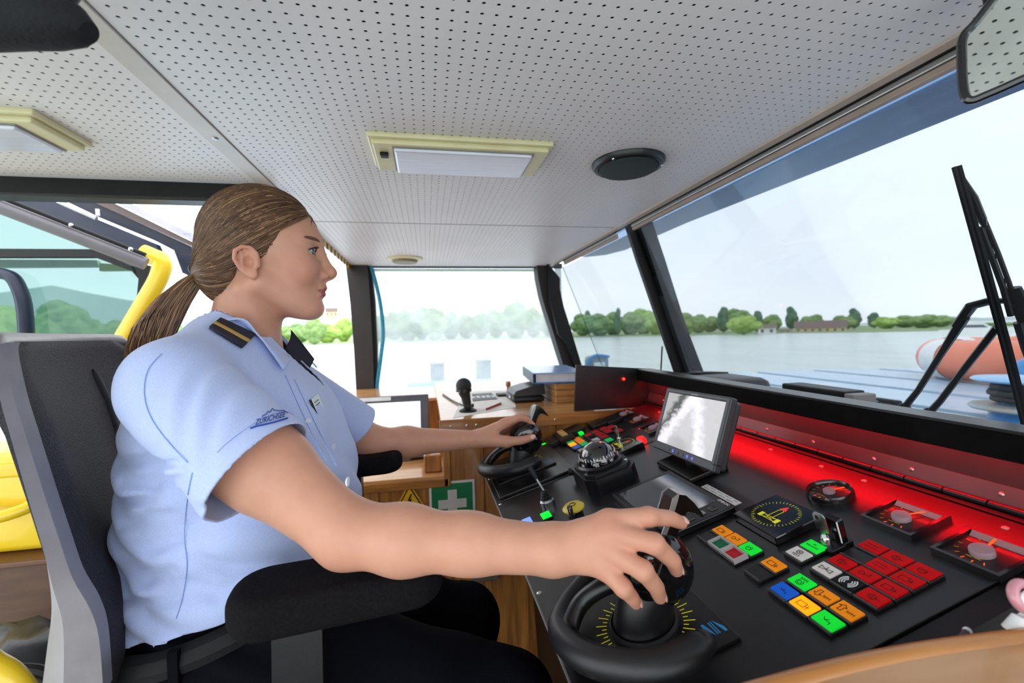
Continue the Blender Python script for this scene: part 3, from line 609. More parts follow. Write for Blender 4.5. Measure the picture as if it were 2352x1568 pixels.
# ---- gauges set into the console
m_dial = mat('dial_dark', '#1a0c0c', .4, coat=.15); m_gl = mat('gauge_rim', '#141214', .25, coat=.5)
m_hub = mat('hub_pink', '#9c8288', .4); m_ndl = mat('needle_orange', '#ff5a10', .4, emit='#ff4a08', estr=1.2); m_inko = mat('print_amber', '#b08018', .6, emit='#b08018', estr=.08)
def gauge(s, y, w, round_=False, ang=40, hub=.012, label='', hs=0):
    R = w/2
    if round_:
        g = MB(CM).lathe([(R*1.06, 0), (R*1.08, .006), (R*1.0, .012), (R*.93, .010), (R*.90, .005)], (s, y, 0), 36).build('gauge', m_gl, con, True)
        MB(CM).lathe([(0, .0062), (R*.91, .006)], (s, y, 0), 36).build('dial', m_dial, g)
    else:
        g = MB(CM)
        for q in ((-R, -R, -R*.88, R), (R*.80, -R, R, R), (-R*.88, -R, R*.8, -R*.88), (-R*.88, R*.88, R*.8, R)): g.b2((s+q[0], y+q[1], 0), (s+q[2], y+q[3], .008))
        g = g.build('gauge', m_gl, con)
        MB(CM).b2((s-R*.88, y-R*.88, .002), (s+R*.8, y+R*.88, .004)).build('dial', m_dial, g)
        MB(CM).add([(s+R*.80, y-R*.85, .0078), (s+R*.80, y+R*.85, .0078), (s+R*.55, y+R*.8, .0045), (s+R*.55, y-R*.8, .0045)], [[0, 1, 2, 3]]).build('scale_bevel', mat('bevel_grey', '#7c7476', .4), g)
    g['label'] = label
    for k in range(11):
        a = math.radians(-30+k*24); r0, r1 = R*.66, R*.76
        ink([[(r0*math.sin(a)*-1*.0+r0*math.cos(a), r0*math.sin(a)), (r1*math.cos(a), r1*math.sin(a))]], s, y, g, w=.0009, m=m_inko if k < 8 else m_ndl, n=.0068 if round_ else .0045, name='tick')
    a = math.radians(ang)
    ink([[(0, 0), (R*.7*math.cos(a), R*.7*math.sin(a))]], s, y, g, w=.0026, m=m_ndl, n=.009 if round_ else .008, name='needle')
    MB(CM).lathe([(0, .011), (hub*.95, .0108), (hub, .009), (hub, .004)], (s-hs, y, 0), 24).build('hub', m_hub, g, True)
    ink([[(-R*.5, R*.22), (-R*.5, R*.06)], [(-R*.5, -R*.02), (-R*.5, -R*.18)]], s, y, g, w=.0012, m=m_inko, n=.007 if round_ else .0046, name='dial_mark')
    return g
s, yy = cs(1905, 1130, .006); gauge(s, yy, .062, True, -20, .0085, 'round dark gauge with an orange needle')
s, yy = cs(2076, 1187, .005); gauge(s, yy, .068, False, -25, .011, 'square dark gauge with a pale hub', .004)
s, yy = cs(2262, 1266, .005); gauge(s, yy, .068, False, 10, .0115, 'square dark gauge at the near end of the console', .004)
for x, y in ((1464, 963), (1500, 983), (1432, 951)):
    s, yy = cs(x, y, .005); gauge(s, yy, .062, False, 30, .012, 'square dark gauge at the far end of the console')
def indicator(s, y, w, d, label, k=1, yaw=0):
    g = MB(CM).b2((s-w/2, y-d/2, 0), (s+w/2, y+d/2, .013), bev=.002).build('heading_indicator', m_gloss, con); g['label'] = label
    n = .0134
    MB(CM).lathe([(0, n), (w*.42, n), (w*.42, .011)], (s, y, 0), 40).build('dial', mat('dial_black', '#070708', .15, coat=.8), g)
    for q in range(40):
        a = 2*math.pi*q/40; r0 = w*(.36 if q % 5 else .34); r1 = w*.40
        ink([[(r0*math.cos(a), r0*math.sin(a)), (r1*math.cos(a), r1*math.sin(a))]], s, y, g, w=.0006, m=m_inky, n=n+.0002, name='tick')
    u = w*.1
    ink([[(-u*1.2, u*1.6), (-u*1.2, -u*1.8)], [(-u*2, u*1.6), (-u*2, -u*1.8)], [(-u*1.2, u*1.2), (-u*2, -u*1.4)], [(-u*2, u*1.2), (-u*1.2, -u*1.4)], [(-u*1.2, u*.5), (u*1.2, u*.5), (u*1.8, 0), (u*1.2, -u*.5), (-u*1.2, -u*.5)]], s, y, g, w=.0008, m=m_inky, n=n+.0003)
    for e in (1.7, -1.9): MB(CM).b2((s-u*2.2, y+u*(e-.35), n), (s-u*1.0, y+u*(e+.35), n+.0006)).build('yellow_block', m_inky, g)
    MB(CM).prism([(s+u*1.5, y+u*.7), (s+u*2.9, y), (s+u*1.5, y-u*.7)], n, n+.0006).build('red_pointer', mat('pointer_red', '#e0281e', .4, emit='#e0281e', estr=.4), g)
    return g
s, yy = cs(1790, 1202, .006); indicator(.338*KS, .519*KS, .086, .090, 'square dial with a yellow ship outline and red pointer')
s, yy = cs(1432, 1024, .006); indicator(s, yy, .08, .085, 'far square dial with yellow pointer bars')
def key_switch(x, y, label):
    s, yy = cs(x, y, .004)
    k = MB(CM).b2((s-.011, yy-.017, 0), (s+.013, yy+.013, .006), bev=.001).build('key_switch', m_satin, con); k['label'] = label
    MB(CM).lathe([(.006, 0), (.0065, .010), (.005, .012), (0, .012)], (s, yy, .004), 16).build('lock_barrel', m_steel, k, True)
    MB(CM).b2((s-.0008, yy-.004, .012), (s+.0008, yy+.004, .026)).build('key_blade', m_steel, k)
    kb = MB(CM).prism([(yy-.0095, .024), (yy-.009, .046), (yy-.006, .050), (yy+.006, .050), (yy+.010, .046), (yy+.010, .024)], s-.001, s+.001, 'x').build('key_head', m_steel, k)
    MB(CM).lathe([(0, 0), (.003, 0), (.003, .0026), (0, .0026)], (s-.0013, yy+.004, .043), 10, R=Matrix.Rotation(math.pi/2, 3, 'Y')).build('key_hole', m_void, k)
key_switch(1899, 1250, 'key switch with a metal key'); key_switch(1424, 1013, 'far key switch with a metal key')
s, yy = cs(1925, 1240, .004)
k = MB(CM).b2((s-.011, yy-.013, 0), (s+.011, yy+.013, .006), bev=.001).build('rotary_switch', m_satin, con)
MB(CM).box((s, yy, .022), (.011, .024, .034), bev=.002).build('wing_knob', m_gloss, k); MB(CM).b2((s-.0062, yy-.0128, .008), (s-.0052, yy-.0112, .038)).build('pointer_line', m_inkw, k)
# red dome lamp, three-key box, green lamps on the far part
s, yy = cs(1473, 1013, .004); MB(CM).lathe([(.013, 0), (.013, .008), (.009, .015), (.0, .018)], (s, yy, 0), 18).build('red_dome_lamp', mat('dome_red', '#ff1512', .3, emit='#ff0a0a', estr=5), con, True)
s, yy = cs(1296, 1000, .012); k = MB(CM).b2((s-.028, yy-.05, 0), (s+.02, yy+.04, .018), bev=.003).build('key_box', m_black, con)
for q in range(3): MB(CM).b2((s-.012+q*.0, yy+.02-q*.022, .018), (s+.006, yy+.036-q*.022, .022)).build('yellow_key', mat('key_tan', '#cba25a', .4), k)
for x, y in ((1334, 994), (1251, 1022)):
    s, yy = cs(x, y, .003); MB(CM).b2((s-.006, yy-.011, 0), (s+.006, yy+.011, .006)).build('green_lamp', capmat('grl'), con)
for x, y in ((1372, 972), (1405, 962), (1320, 985), (1275, 1010)):
    s, yy = cs(x, y, .01); MB(CM).b2((s-.025, yy-.03, 0), (s+.025, yy+.03, .014), bev=.002).build('relay_box', m_satin, con)
# joystick, mushroom button and post, touch panel, label strip
s, yy = .091*KS, .825*KS
j = MB(CM).lathe([(.016, 0), (.0165, .012), (.013, .016), (.0, .016)], (s, yy, 0), 24).build('joystick', m_steel, con, True); j['label'] = 'chrome joystick with rubber bellows'
MB(CM).lathe([(.013, .014), (.014, .017), (.010, .019), (.012, .022), (.0085, .024), (.0105, .027), (.007, .029), (.009, .032), (.005, .034), (.005, .036)], (s, yy, 0), 20).build('bellows', m_rubber, j, True)
tp = onX(1239, 1062, cpt(s, yy, .1).x-.004)
MB(CM).tube([(s, yy, .034), (s-.008, yy+.006, .068)], .0028, 10).build('stick', m_alu, j, True)
MB(CM).tube([(s-.007, yy+.005, .064), (s-.012, yy+.009, .088), (s-.0125, yy+.0095, .092)], [.0045, .0055, .003], 12).build('grip', m_rubber, j, True)
s, yy = cs(1327, 1197, 0)
j = MB(CM).lathe([(.016, 0), (.016, .020), (.013, .022), (.013, .026)], (s, yy, 0), 22).build('emergency_button', m_satin, con, True); j['label'] = 'yellow mushroom push button'
MB(CM).lathe([(.012, .024), (.022, .028), (.0225, .031), (.018, .035), (.0, .036)], (s, yy, 0), 28).build('mushroom_cap', mat('cap_yellow', '#d9bf3c', .35), j, True)
MB(CM).tube(circ3:=[(s+.006*math.cos(q*.35), yy+.006*math.sin(q*.35), .0365) for q in range(18)], .0007, 5, closed=True).build('cap_symbol', m_ink, j)
s2, y2 = cs(1330, 1205, 0)
j = MB(CM).cyl((s2-.012, y2-.020, 0), (s2-.012, y2-.020, .016), .0085, .0085, 16).build('toggle_switch', m_satin, con, True)
MB(CM).tube([(s2-.012, y2-.020, .014), (s2-.012, y2-.020, .034)], .006, 12).build('toggle_collar', m_satin, j, True)
MB(CM).tube([(s2-.012, y2-.020, .034), (s2-.011, y2-.0195, .050), (s2-.011, y2-.0195, .053)], [.0045, .005, .003], 12).build('toggle_tip', m_gloss, j, True)
t0, t1, u0, u1 = .196*KS, .315*KS, .572*KS, .750*KS
tpn = MB(CM).b2((t0, u0, 0), (t1, u1, .012), bev=.002).build('touch_panel', m_satin, con); tpn['label'] = 'flat dark touch panel with round keys'
MB(CM).b2((t0+.010, u0+.034, .0118), (t1-.012, u1-.014, .0124)).build('screen', mat('screen_dark', '#3a3f47', .12, coat=.8), tpn)
for k in range(5): MB(CM).b2((t0+.012+k*.022, u0+.012, .0118), (t0+.025+k*.022, u0+.024, .0135), bev=.0006).build('key', m_gloss, tpn)
tx('OMRON', t1-.006, u0+.022, .0075, tpn, m_inkw, .0125)
lb = MB(CM).b2((.331*KS-.007, .588*KS, 0), (.331*KS+.007, .672*KS, .0008)).build('label_strip', mat('label_white', '#d5d3cf', .6), con)
for k in range(2): ink([[(.003-k*.006, .044-q*.011), (.003-k*.006, .044-q*.011-.004-.004*((q*3+k) % 2))] for q in range(8)], .331*KS, .630*KS, lb, w=.0014, m=mat('print_faint', '#77756f', .6), n=.001, name='faint_print')
# ---- thruster controls: base plate, swivel column, head, horn lever, curved hand rest
def thruster(loc_s, loc_y, label, grp):
    o = thing('thruster_control', label, 'control lever', cpt(loc_s, loc_y, 0), CR3, grp)
    MB().b2((-.082, -.078, 0), (.082, .082, .005), bev=.0012).build('base_plate', m_satin, o)
    n = 48
    MB().lathe([(.044, .004), (.044, .010), (.041, .013), (.041, .006)], n=n).build('swivel_ring', m_rubber, o, True)
    for k in range(-8, 9):
        for base in (0, 180):
            a = math.radians(k*7+base-28); r0 = .049; r1 = .055 if k % 2 else .063
            MB().box(((r0+r1)/2*math.cos(a), (r0+r1)/2*math.sin(a), .0052), (r1-r0, .0009, .0004), Matrix.Rotation(a, 3, 'Z')).build('scale_tick', m_inky, o, fix=False)
    # column: oval tapering, leaning forward into the head
    mb = MB(); rows = [(.040, .038, 0, .008), (.040, .036, .003, .018), (.038, .033, .010, .036), (.037, .030, .018, .052), (.034, .026, .026, .066), (.028, .022, .030, .074)]
    vs = []; fs = []; N = 32
    for a, b, dx, z in rows:
        for k in range(N):
            q = 2*math.pi*k/N; vs.append((dx+a*math.cos(q), b*math.sin(q), z))
    for i in range(len(rows)-1):
        for k in range(N): fs.append([i*N+k, i*N+(k+1) % N, (i+1)*N+(k+1) % N, (i+1)*N+k])
    fs += [list(range(N)), [(len(rows)-1)*N+k for k in range(N)]]
    mb.add(vs, fs).build('column', m_soft, o, True)
    # head: drum with its axle across, rounded
    prof = [(0, -.032), (.028, -.032), (.039, -.027), (.044, -.018), (.0455, -.004), (.0455, .004), (.044, .018), (.039, .027), (.028, .032), (0, .032)]
    hc = Vector((.036, 0, .072)); Rx = Matrix.Rotation(math.pi/2, 3, 'X')
    h = MB().lathe(prof, hc, 40, Rx).build('head', m_gloss, o, True)
    MB().lathe([(.0462, -.0035), (.0475, -.002), (.0475, .002), (.0462, .0035)], hc, 40, Rx).build('head_band', m_satin, h, True)
    MB().box(hc+Vector((.004, -.0325, .006)), (.030, .004, .022), Matrix.Rotation(math.radians(35), 3, 'Y'), bev=.002).build('head_recess', m_satin, h)
    for q in ((.022, -.0325, -.002), (-.024, -.031, -.012), (-.014, -.031, .026)):
        MB().lathe([(0, -.001), (.0035, -.001), (.0035, .001), (0, .001)], hc+Vector(q), 12, Rx).build('head_screw', m_steel, h)
    # horn lever: flared, curved tip pointing forward
    prof = [(.042, .100), (.062, .122), (.074, .138), (.081, .149), (.090, .152), (.099, .147), (.107, .133), (.1135, .116), (.1135, .110), (.104, .121), (.095, .126), (.087, .122), (.079, .112), (.068, .096)]
    MB().prism(prof, -.012, .012, 'y').build('horn_lever', m_gloss, o, 30)
    ce = [(.041, .101), (.061, .1235), (.073, .1395), (.080, .1505), (.0905, .1535), (.086, .146), (.078, .135), (.066, .119), (.050, .101)]
    MB().prism(ce, -.0135, -.0118, 'y').build('chrome_edge', m_alu, o); MB().prism(ce, .0118, .0135, 'y').build('chrome_edge', m_alu, o)
    # hand rest: thick bow round the driver's side climbing to the far side, plus an inner spoke to the column
    bow = []
    for a in np.linspace(287, 92, 30):
        k = max(0, (175-a)/83); Rr = .094+.016*max(0, 1-abs(a-165)/60); q = math.radians(a); bow.append((Rr*math.cos(q)+.004+.02*k, Rr*math.sin(q)*(1-.25*k), .030+.040*k*k))
    rad = [.0135]+[.0178]*16+[.0178-.0045*min(1, i/6) for i in range(13)]
    MB().tube(bow, rad, 18).build('hand_rest_bow', m_soft, o, True); MB().ball(bow[0], .0138, 10).build('bow_end', m_soft, o, True)
    sp = catmull([bow[15], Vector(bow[17])+Vector((.012, -.004, .006)), (-.066, .022, .050), (-.034, .016, .062), (-.005, .010, .062)], 6)
    MB().tube(sp, [.014]*5+[.0115]*(len(sp)-5), 14).build('hand_rest_spoke', m_satin, o, True)
    b = MB()
    mlog = mat('logo_blue', '#2a8fd0', .5)
    L = frame((.066, -.052, .0052), (0, -1, 0), (1, 0, 0))
    lg = MB(L); lg.b2((-.010, -.0022, 0), (.010, -.0008, .0003)); lg.b2((-.010, .0008, 0), (.010, .0022, .0003)); lg.prism([(-.011, .004), (.004, .011), (.011, .011), (.011, .008), (.002, .006)], 0, .0003); lg.prism([(.011, -.004), (-.004, -.011), (-.011, -.011), (-.011, -.008), (-.002, -.006)], 0, .0003)
    lg.build('logo', mlog, o)
    return o
thruster(.115, .523, 'black thruster control held by the hand on the cushioned armrest side', None)
THL = thruster(.105, 1.222, 'black thruster control at the far end below the wooden counter', None)
MB(CM).b2((.012, 1.072, 0), (.215, 1.335, .007), bev=.0015).build('raised_plate', m_con, con)
THL.location = cpt(.105, 1.222, .007)
# ---- compass
s, yy = .250, .965
o = thing('magnetic_compass', 'black marine compass with a glass dome and white dial', 'compass', cpt(s, yy, 0), CR3)
MB().prism([(-.058, -.045), (-.04, -.068), (.045, -.068), (.062, -.05), (.062, .05), (.045, .068), (-.04, .068), (-.058, .045)], 0, .034).build('base', m_satin, o)
MB().prism([(-.052, -.036), (-.036, -.058), (.04, -.058), (.055, -.044), (.055, .044), (.04, .058), (-.036, .058), (-.052, .036)], .034, .040).build('base_cover', m_soft, o)
MB().lathe([(.052, .038), (.053, .046), (.048, .050), (.044, .046)], n=36).build('dome_ring', m_satin, o, True)
MB().ball((0, 0, .046), .045, 18).build('dome', mat('compass_bowl', '#0c0d10', .04, coat=1, spec=.8), o, True)
cr_ = MB()
for k in range(36):
    a = 2*math.pi*k/36; r = .0453
    for q in (0,): cr_.box((r*math.cos(a)*.93, r*math.sin(a)*.93, .046+.018), (.0008, .0016 if k % 3 else .003, 0.005 if k % 3 else .009), Matrix.Rotation(a, 3, 'Z'))
cr_.build('card_marks', m_inkw, o)
for k, st in enumerate(('N', '33', 'W', '24', 'S', '15', 'E', '6')):
    a = math.radians(200+k*45); d = Vector((math.cos(a), math.sin(a), 0)); M = frame(d*.0462+Vector((0, 0, .053)), (-d.y, d.x, 0), (0, 0, 1)); text(st, .010, M, m_inkw, 'card_letter', o, ext=.0004)
MB().tube([(.030, -.022, .052), (.012, -.010, .089)], .0018, 6).build('lubber_line', m_ndl, o)
for p in ((-.046, -.03), (.048, -.04), (-.03, .05)): MB().lathe([(.004, .04), (.004, .042), (0, .042)], (p[0], p[1], 0), 10).build('screw', m_steel, o)
MB().tube([(-.050, .052, .022), (-.060, .060, .022)], .010, 14).build('side_knob', m_satin, o)
# ---- monitor on a foot
# ---- monitor on a foot (screen shows the wake seen by a camera)
cen = Vector((.543, .856, -.207)); lx = Vector((0, -1, .035)).normalized(); up = Vector((.045, .0, .14)).normalized()
MF = frame(cen, lx, up); R3 = MF.to_3x3()
o = thing('monitor', 'small black monitor showing foaming wake, on a foot', 'monitor', cen-up*.10, R3)
ML = Matrix.Translation((0, .10, 0))
W2, H2 = .115, .0725
mb = MB(ML)
mb.b2((-W2, H2-.011, -.012), (W2, H2, .004), bev=.003); mb.b2((-W2, -H2, -.012), (W2, -H2+.019, .004), bev=.003); mb.b2((-W2, -H2+.01, -.012), (-W2+.013, H2-.005, .004), bev=.003); mb.b2((W2-.013, -H2+.01, -.012), (W2, H2-.005, .004), bev=.003)
mb.b2((-W2+.005, -H2+.005, -.028), (W2-.005, H2-.005, -.008), bev=.006)
mb.build('bezel', mat('monitor_grey', '#35373a', .4), o)
def screen_mat():
    m = bpy.data.materials.new('screen_wake'); m.use_nodes = True; nt = m.node_tree; b = nt.nodes['Principled BSDF']; N = nt.nodes.new; L = nt.links.new
    tc = N('ShaderNodeTexCoord'); sp = N('ShaderNodeSeparateXYZ'); L(tc.outputs['Generated'], sp.inputs[0])
    nz = N('ShaderNodeTexNoise'); nz.inputs['Scale'].default_value = 9; nz.inputs['Detail'].default_value = 6; L(tc.outputs['Generated'], nz.inputs['Vector'])
    def ma(op, a, b_, c=None):
        n = N('ShaderNodeMath'); n.operation = op
        for i, v in enumerate((a, b_)):
            if v is None: continue
            if isinstance(v, (int, float)): n.inputs[i].default_value = v
            else: L(v, n.inputs[i])
        return n.outputs[0]
    nn = ma('MULTIPLY', ma('SUBTRACT', nz.outputs['Fac'], .5), .28)
    def band(x0, k, w, gain):   # foam streak x = x0 + k*(1-y)
        c = ma('ADD', ma('SUBTRACT', sp.outputs[0], ma('ADD', x0, ma('MULTIPLY', ma('SUBTRACT', 1., sp.outputs[1]), k))), nn)
        return ma('MULTIPLY', ma('MAXIMUM', ma('SUBTRACT', 1., ma('DIVIDE', ma('ABSOLUTE', c, None), w)), 0.), gain)
    f = ma('ADD', ma('ADD', band(.47, -.42, .15, .6), band(.55, .22, .13, .45)), ma('MULTIPLY', nz.outputs['Fac'], .12))
    dk = band(.33, -.42, .12, .55)
    f = ma('SUBTRACT', ma('ADD', f, .47), dk)
    cr = N('ShaderNodeValToRGB'); cr.color_ramp.elements[0].color = (.03, .04, .03, 1); cr.color_ramp.elements[1].color = (.86, .82, .95, 1); cr.color_ramp.elements[0].position = .02; cr.color_ramp.elements[1].position = .95
    e = cr.color_ramp.elements.new(.55); e.color = (.50, .49, .50, 1)
    L(f, cr.inputs['Fac']); b.inputs['Base Color'].default_value = (.02, .02, .02, 1); b.inputs['Roughness'].default_value = .12
    L(cr.outputs[0], b.inputs['Emission Color']); b.inputs['Emission Strength'].default_value = 1.0
    return m
MB(ML).b2((-W2+.012, -H2+.018, .0005), (W2-.012, H2-.010, .0022)).build('screen', screen_mat(), o)
for k in range(6): MB(ML).lathe([(0, .0052), (.0035, .005), (.004, .003)], (-.045+k*.018, -H2+.0095, 0), 10).build('key', mat('key_blue', '#4a55c8', .3, emit='#4a55c8', estr=.8) if k in (1, 4, 5) else m_con2, o)
MB(ML).b2((-.012, H2-.0075, .0039), (.012, H2-.0050, .0043)).build('maker_mark', mat('print_grey', '#8d8d8d', .5), o)
fm = Matrix.Translation(cen-up*.10) @ R3.to_4x4(); fi = fm.inverted()
MB(fi @ CF).b2((.365, .795, 0), (.455, .925, .012), bev=.004).build('foot', m_satin, o)
MB(fi).tube([cpt(.415, .858, .01), cpt(.415, .858, .03), cen-up*.06+Vector((.02, 0, 0))], [.014, .012, .011], 12).build('neck', m_satin, o, True)
# black hooded box and wooden-framed box on the dash behind the glare shield
o = thing('dash_cover', 'rounded black cover lying on the dash behind the shield', 'cover', (.90, 1.28, -.215))
MB().b2((-.10, -.14, 0), (.10, .14, .062), bev=.025).build('shell', m_soft, o, 60); MB().tube(catmull([(-.10, .06, .055), (-.05, .04, .066), (.0, .05, .064), (.08, .04, .06)], 5), .006, 8).build('seam', m_satin, o, True)
o = thing('dash_instrument', 'flat dark instrument with a grey end on the dash', 'instrument', (.955, .94, -.215))
MB().b2((-.03, -.09, 0), (.03, .09, .062), bev=.004).build('case', m_black, o); MB().b2((-.031, -.115, 0), (.031, -.091, .058), bev=.003).build('grey_end', mat('grey_case', '#8d8784', .5), o)
o = thing('deck_lamp', 'small glass lamp box outside beyond the corner post', 'lamp', onY(1380, 816, 3.1)-Vector((0, 0, .20)))
MB().b2((-.10, 0, 0), (.07, .1, .20), bev=.03).build('housing', mat('lamp_grey', '#7a8f92', .3, coat=.5), o); MB().b2((-.06, -.012, .04), (.03, 0, .15), bev=.005).build('lens', mat('lamp_pale', '#cfe0dc', .2), o)
MB().tube(catmull([(-.1, .0, .02), (-.12, -.02, .12), (-.06, -.02, .2), (.06, -.01, .19)], 5), .01, 8).build('guard', m_bluep, o); MB().cyl((0, .05, -.6-o.location.z), (0, .05, 0), .03, .03, 10).build('stand', m_black, o)
# ------------------------------------------------------------------ wooden counter on the port side
CY, CTz = 1.405, -.268
o = thing('wooden_counter', 'oak counter with open shelf along the port window', 'counter', (.1, 1.9, -1.22))
WM = Matrix.Translation((-.1, -1.9, 1.22))
MB(WM).b2((.035, CY-.012, CTz-.030), (.74, 2.52, CTz), bev=.004).build('worktop', m_top, o)
MB(WM).b2((.030, CY-.018, CTz-.036), (.74, CY-.010, CTz+.002), bev=.002).build('front_rail', m_woodh, o)
MB(WM).b2((.05, CY+.01, -1.215), (.74, 2.5, CTz-.032)).build('carcass', m_wood, o)
MB(WM).b2((-.48, CY+.01, -1.215), (.05, 2.5, -.452)).build('lower_carcass', m_wood, o)
MB(WM).b2((-.48, CY-.006, -.452), (.045, 2.05, -.440), bev=.002).build('shelf_board', m_top, o)
MB(WM).b2((-.48, 2.05, -.45), (.04, 2.07, -.290)).build('shelf_back', m_wood, o); MB(WM).b2((-.48, 2.03, -.300), (.04, 2.50, -.285), bev=.003).build('sill_board', m_top, o)
MB(WM).b2((-.48, CY-.012, -.475), (.055, CY+.008, -.448), bev=.003).build('shelf_rail', m_woodh, o)
MB(WM).b2((.040, CY-.012, -.475), (.062, CY+.008, CTz-.034), bev=.003).build('shelf_post', m_wood, o)
x = .062
for k, w in enumerate((.105, .12, .12, .12, .12, .10)):
    MB(WM).b2((x+.001, CY-.004, -.70), (x+w-.001, CY+.008, CTz-.036), bev=.0012).build('panel_board', m_wood, o); x += w
x = -.48
for k in range(5):
    MB(WM).b2((x+.001, CY-.004, -1.21), (x+.107, CY+.008, -.477), bev=.0012).build('panel_board', m_wood, o); x += .108
MB(WM).b2((.062, CY-.004, -1.21), (.3, CY+.006, -.702), bev=.0012).build('panel_board', m_wood, o)
for xx in (.065, .115, .145, .245, .40): MB(WM).lathe([(0, .0015), (.004, .001), (.0045, -.001)], (xx, CY-.018, CTz-.018), 10, R=Matrix.Rotation(math.pi/2, 3, 'X')).build('screw', m_steel, o)
MB(WM).b2((-.02, CY+.03, -.439), (.035, CY+.09, -.385), bev=.004).build('inner_block', m_wood, o)
sock = thing('wall_socket', 'dark square wall socket low on the oak panel', 'socket', (.16, CY-.006, -.74))
MB().b2((-.045, -.012, -.045), (.045, 0, .045), bev=.004).build('plate', mat('socket_grey', '#6f665c', .5), sock); MB().cyl((0, -.016, 0), (0, -.008, 0), .026, .026, 18).build('hole_ring', m_black, sock)
# signs
a = onY(985, 1109, CY-.006); b = onY(1090, 1112, CY-.006); w = b.x-a.x
o = thing('first_aid_sign', 'green first aid sign with a white cross on the oak panel', 'sign', (a.x+w/2, CY-.005, a.z-w/2))
h = w/2
MB().b2((-h, -.002, -h*1.05), (h, 0, h), bev=.0005).build('plate', mat('sign_white', '#dcd8d4', .5), o)
MB().b2((-h*.9, -.0026, -h*.95), (h*.9, -.001, h*.9)).build('green_field', mat('sign_green', '#07743f', .45), o)
u = h*.2
MB().prism([(-u, -3.1*u), (u, -3.1*u), (u, -u), (3.1*u, -u), (3.1*u, u), (u, u), (u, 3.1*u), (-u, 3.1*u), (-u, u), (-3.1*u, u), (-3.1*u, -u), (-u, -u)], -.0034, -.002, 'y').build('white_cross', mat('cross_white', '#d0cac2', .5), o)
c = onY(941, 1150, CY-.006); r = .057
o = thing('warning_sign', 'yellow triangular electric shock warning sign', 'sign', (c.x, CY-.005, c.z))
tri = lambda q: [(q*math.cos(math.radians(t_)), q*math.sin(math.radians(t_))) for t_ in (90, 210, 330)]
MB().prism(tri(r), -.002, 0, 'y').build('yellow_border', mat('sign_yellow', '#e3a90f', .45), o); MB().prism(tri(r*.86), -.0026, -.001, 'y').build('black_line', m_ink, o)
MB().prism(tri(r*.72), -.0032, -.002, 'y').build('yellow_field', MATS['sign_yellow'], o)
MB().prism([(.004, .022), (-.007, .001), (-.0005, .002), (-.005, -.016), (.008, .006), (.0015, .005), (.008, .022)], -.0038, -.003, 'y').build('bolt_symbol', m_ink, o)
# things on the counter
o = thing('microphone', 'black hand microphone standing upright on the counter', 'microphone', onZ(1075, 945, CTz))
mz = onY(1065, 868, o.location.y).z-CTz; mx = onY(1065, 885, o.location.y).x-o.location.x
MB().ball((mx, 0, mz-.026), .0265, 16).build('grille', mat('grille_black', '#19181a', .6, bump=.8, bscale=900), o, True)
MB().tube([(mx, 0, mz-.036), (mx, 0, mz-.046)], .0265, 20).build('grille_band', m_satin, o, True)
MB().tube([(mx*.95, 0, mz-.046), (mx*.5, 0, .05), (0, 0, .012)], [.021, .016, .013], 18).build('handle', m_soft, o, True)
MB().lathe([(.03, 0), (.03, .006), (.014, .014), (.0, .014)], n=20).build('stand', m_black, o, True)
MB().tube(catmull([(.004, 0, .008), (.02, .03, .02), (.015, .05, .006), (-.03, .2, .004), (-.07, .45, .004)], 6), .003, 6).build('cable', m_black, o, True)
def flat(pts, z0, z1, name, m, label, cat):
    q = [onZ(x, y, CTz) for x, y in pts]; c = sum(q, Vector())/len(q); o = thing(name, label, cat, c)
    MB().prism([((p-c).x, (p-c).y) for p in q], z0, z1).build('sheet', m, o); return o, c
o, c = flat([(1040, 960), (1068, 900), (1175, 896), (1185, 935)], .0003, .0008, 'paper_sheet', mat('paper', '#e9e4dc', .7), 'white paper sheet under the microphone', 'paper')
o, c = flat([(1086, 922), (1084, 906), (1128, 903), (1142, 917)], .001, .003, 'printed_card', m_black, 'black printed card with white marks on the counter', 'card')
for k in range(5): MB().b2((-.05+k*.021, -.03, .003), (-.036+k*.021, .01+.01*(k % 2), .0034)).build('white_mark', m_inkw, o)
a, b = onZ(1118, 942, CTz), onZ(1152, 928, CTz)
o = thing('red_pencil', 'red pencil lying on the counter edge', 'pencil', (a+b)/2); d = (b-a)/2
MB().tube([-d+Vector((0, 0, .0045)), d*.86+Vector((0, 0, .0045))], .0042, 6).build('barrel', mat('pencil_red', '#a5241c', .4), o); MB().tube([d*.86+Vector((0, 0, .0045)), d+Vector((0, 0, .0045))], [.0042, .0006], 6).build('tip', m_wood, o)
o = thing('rubber_stamp', 'rubber stamp with a small brown knob on its pad', 'stamp', onZ(1168, 908, CTz))
MB().b2((-.05, -.03, 0), (.05, .03, .010), bev=.002).build('pad', m_black, o); MB().tube([(0, 0, .01), (0, 0, .035), (0, 0, .045), (0, 0, .060)], [.008, .006, .011, .009], 12).build('knob', m_wood, o, True)
p0 = onZ(1185, 926, CTz); p1 = onZ(1240, 918, CTz)
o = thing('leather_case', 'black leather case lying on the counter', 'case', (p0+p1)/2+Vector((.0, .04, 0)))
MB().b2((-.065, -.07, 0), (.06, .09, .026), bev=.011).build('lower_half', m_soft, o, 60); MB().prism([(-.06, .03), (-.05, .045), (.0, .058), (.06, .066), (.064, .028), (-.06, .024)], -.06, .085, 'y').build('flap', m_satin, o); MB().ball((-.066, -.02, .018), .006, 8).build('snap', m_steel, o)
o = thing('wooden_box', 'light wooden box under the blue binder', 'box', (.540, 1.68, CTz))
for k in range(3): MB().b2((-.075, -.09, .0005+k*.0245), (.075, .20, .0005+k*.0245+.0235), bev=.002).build('slab', mat('box_oak', '#a56f38', .45, col2='#c08a4e', nscale=9, stretch=(.8, 9, 9)), o)
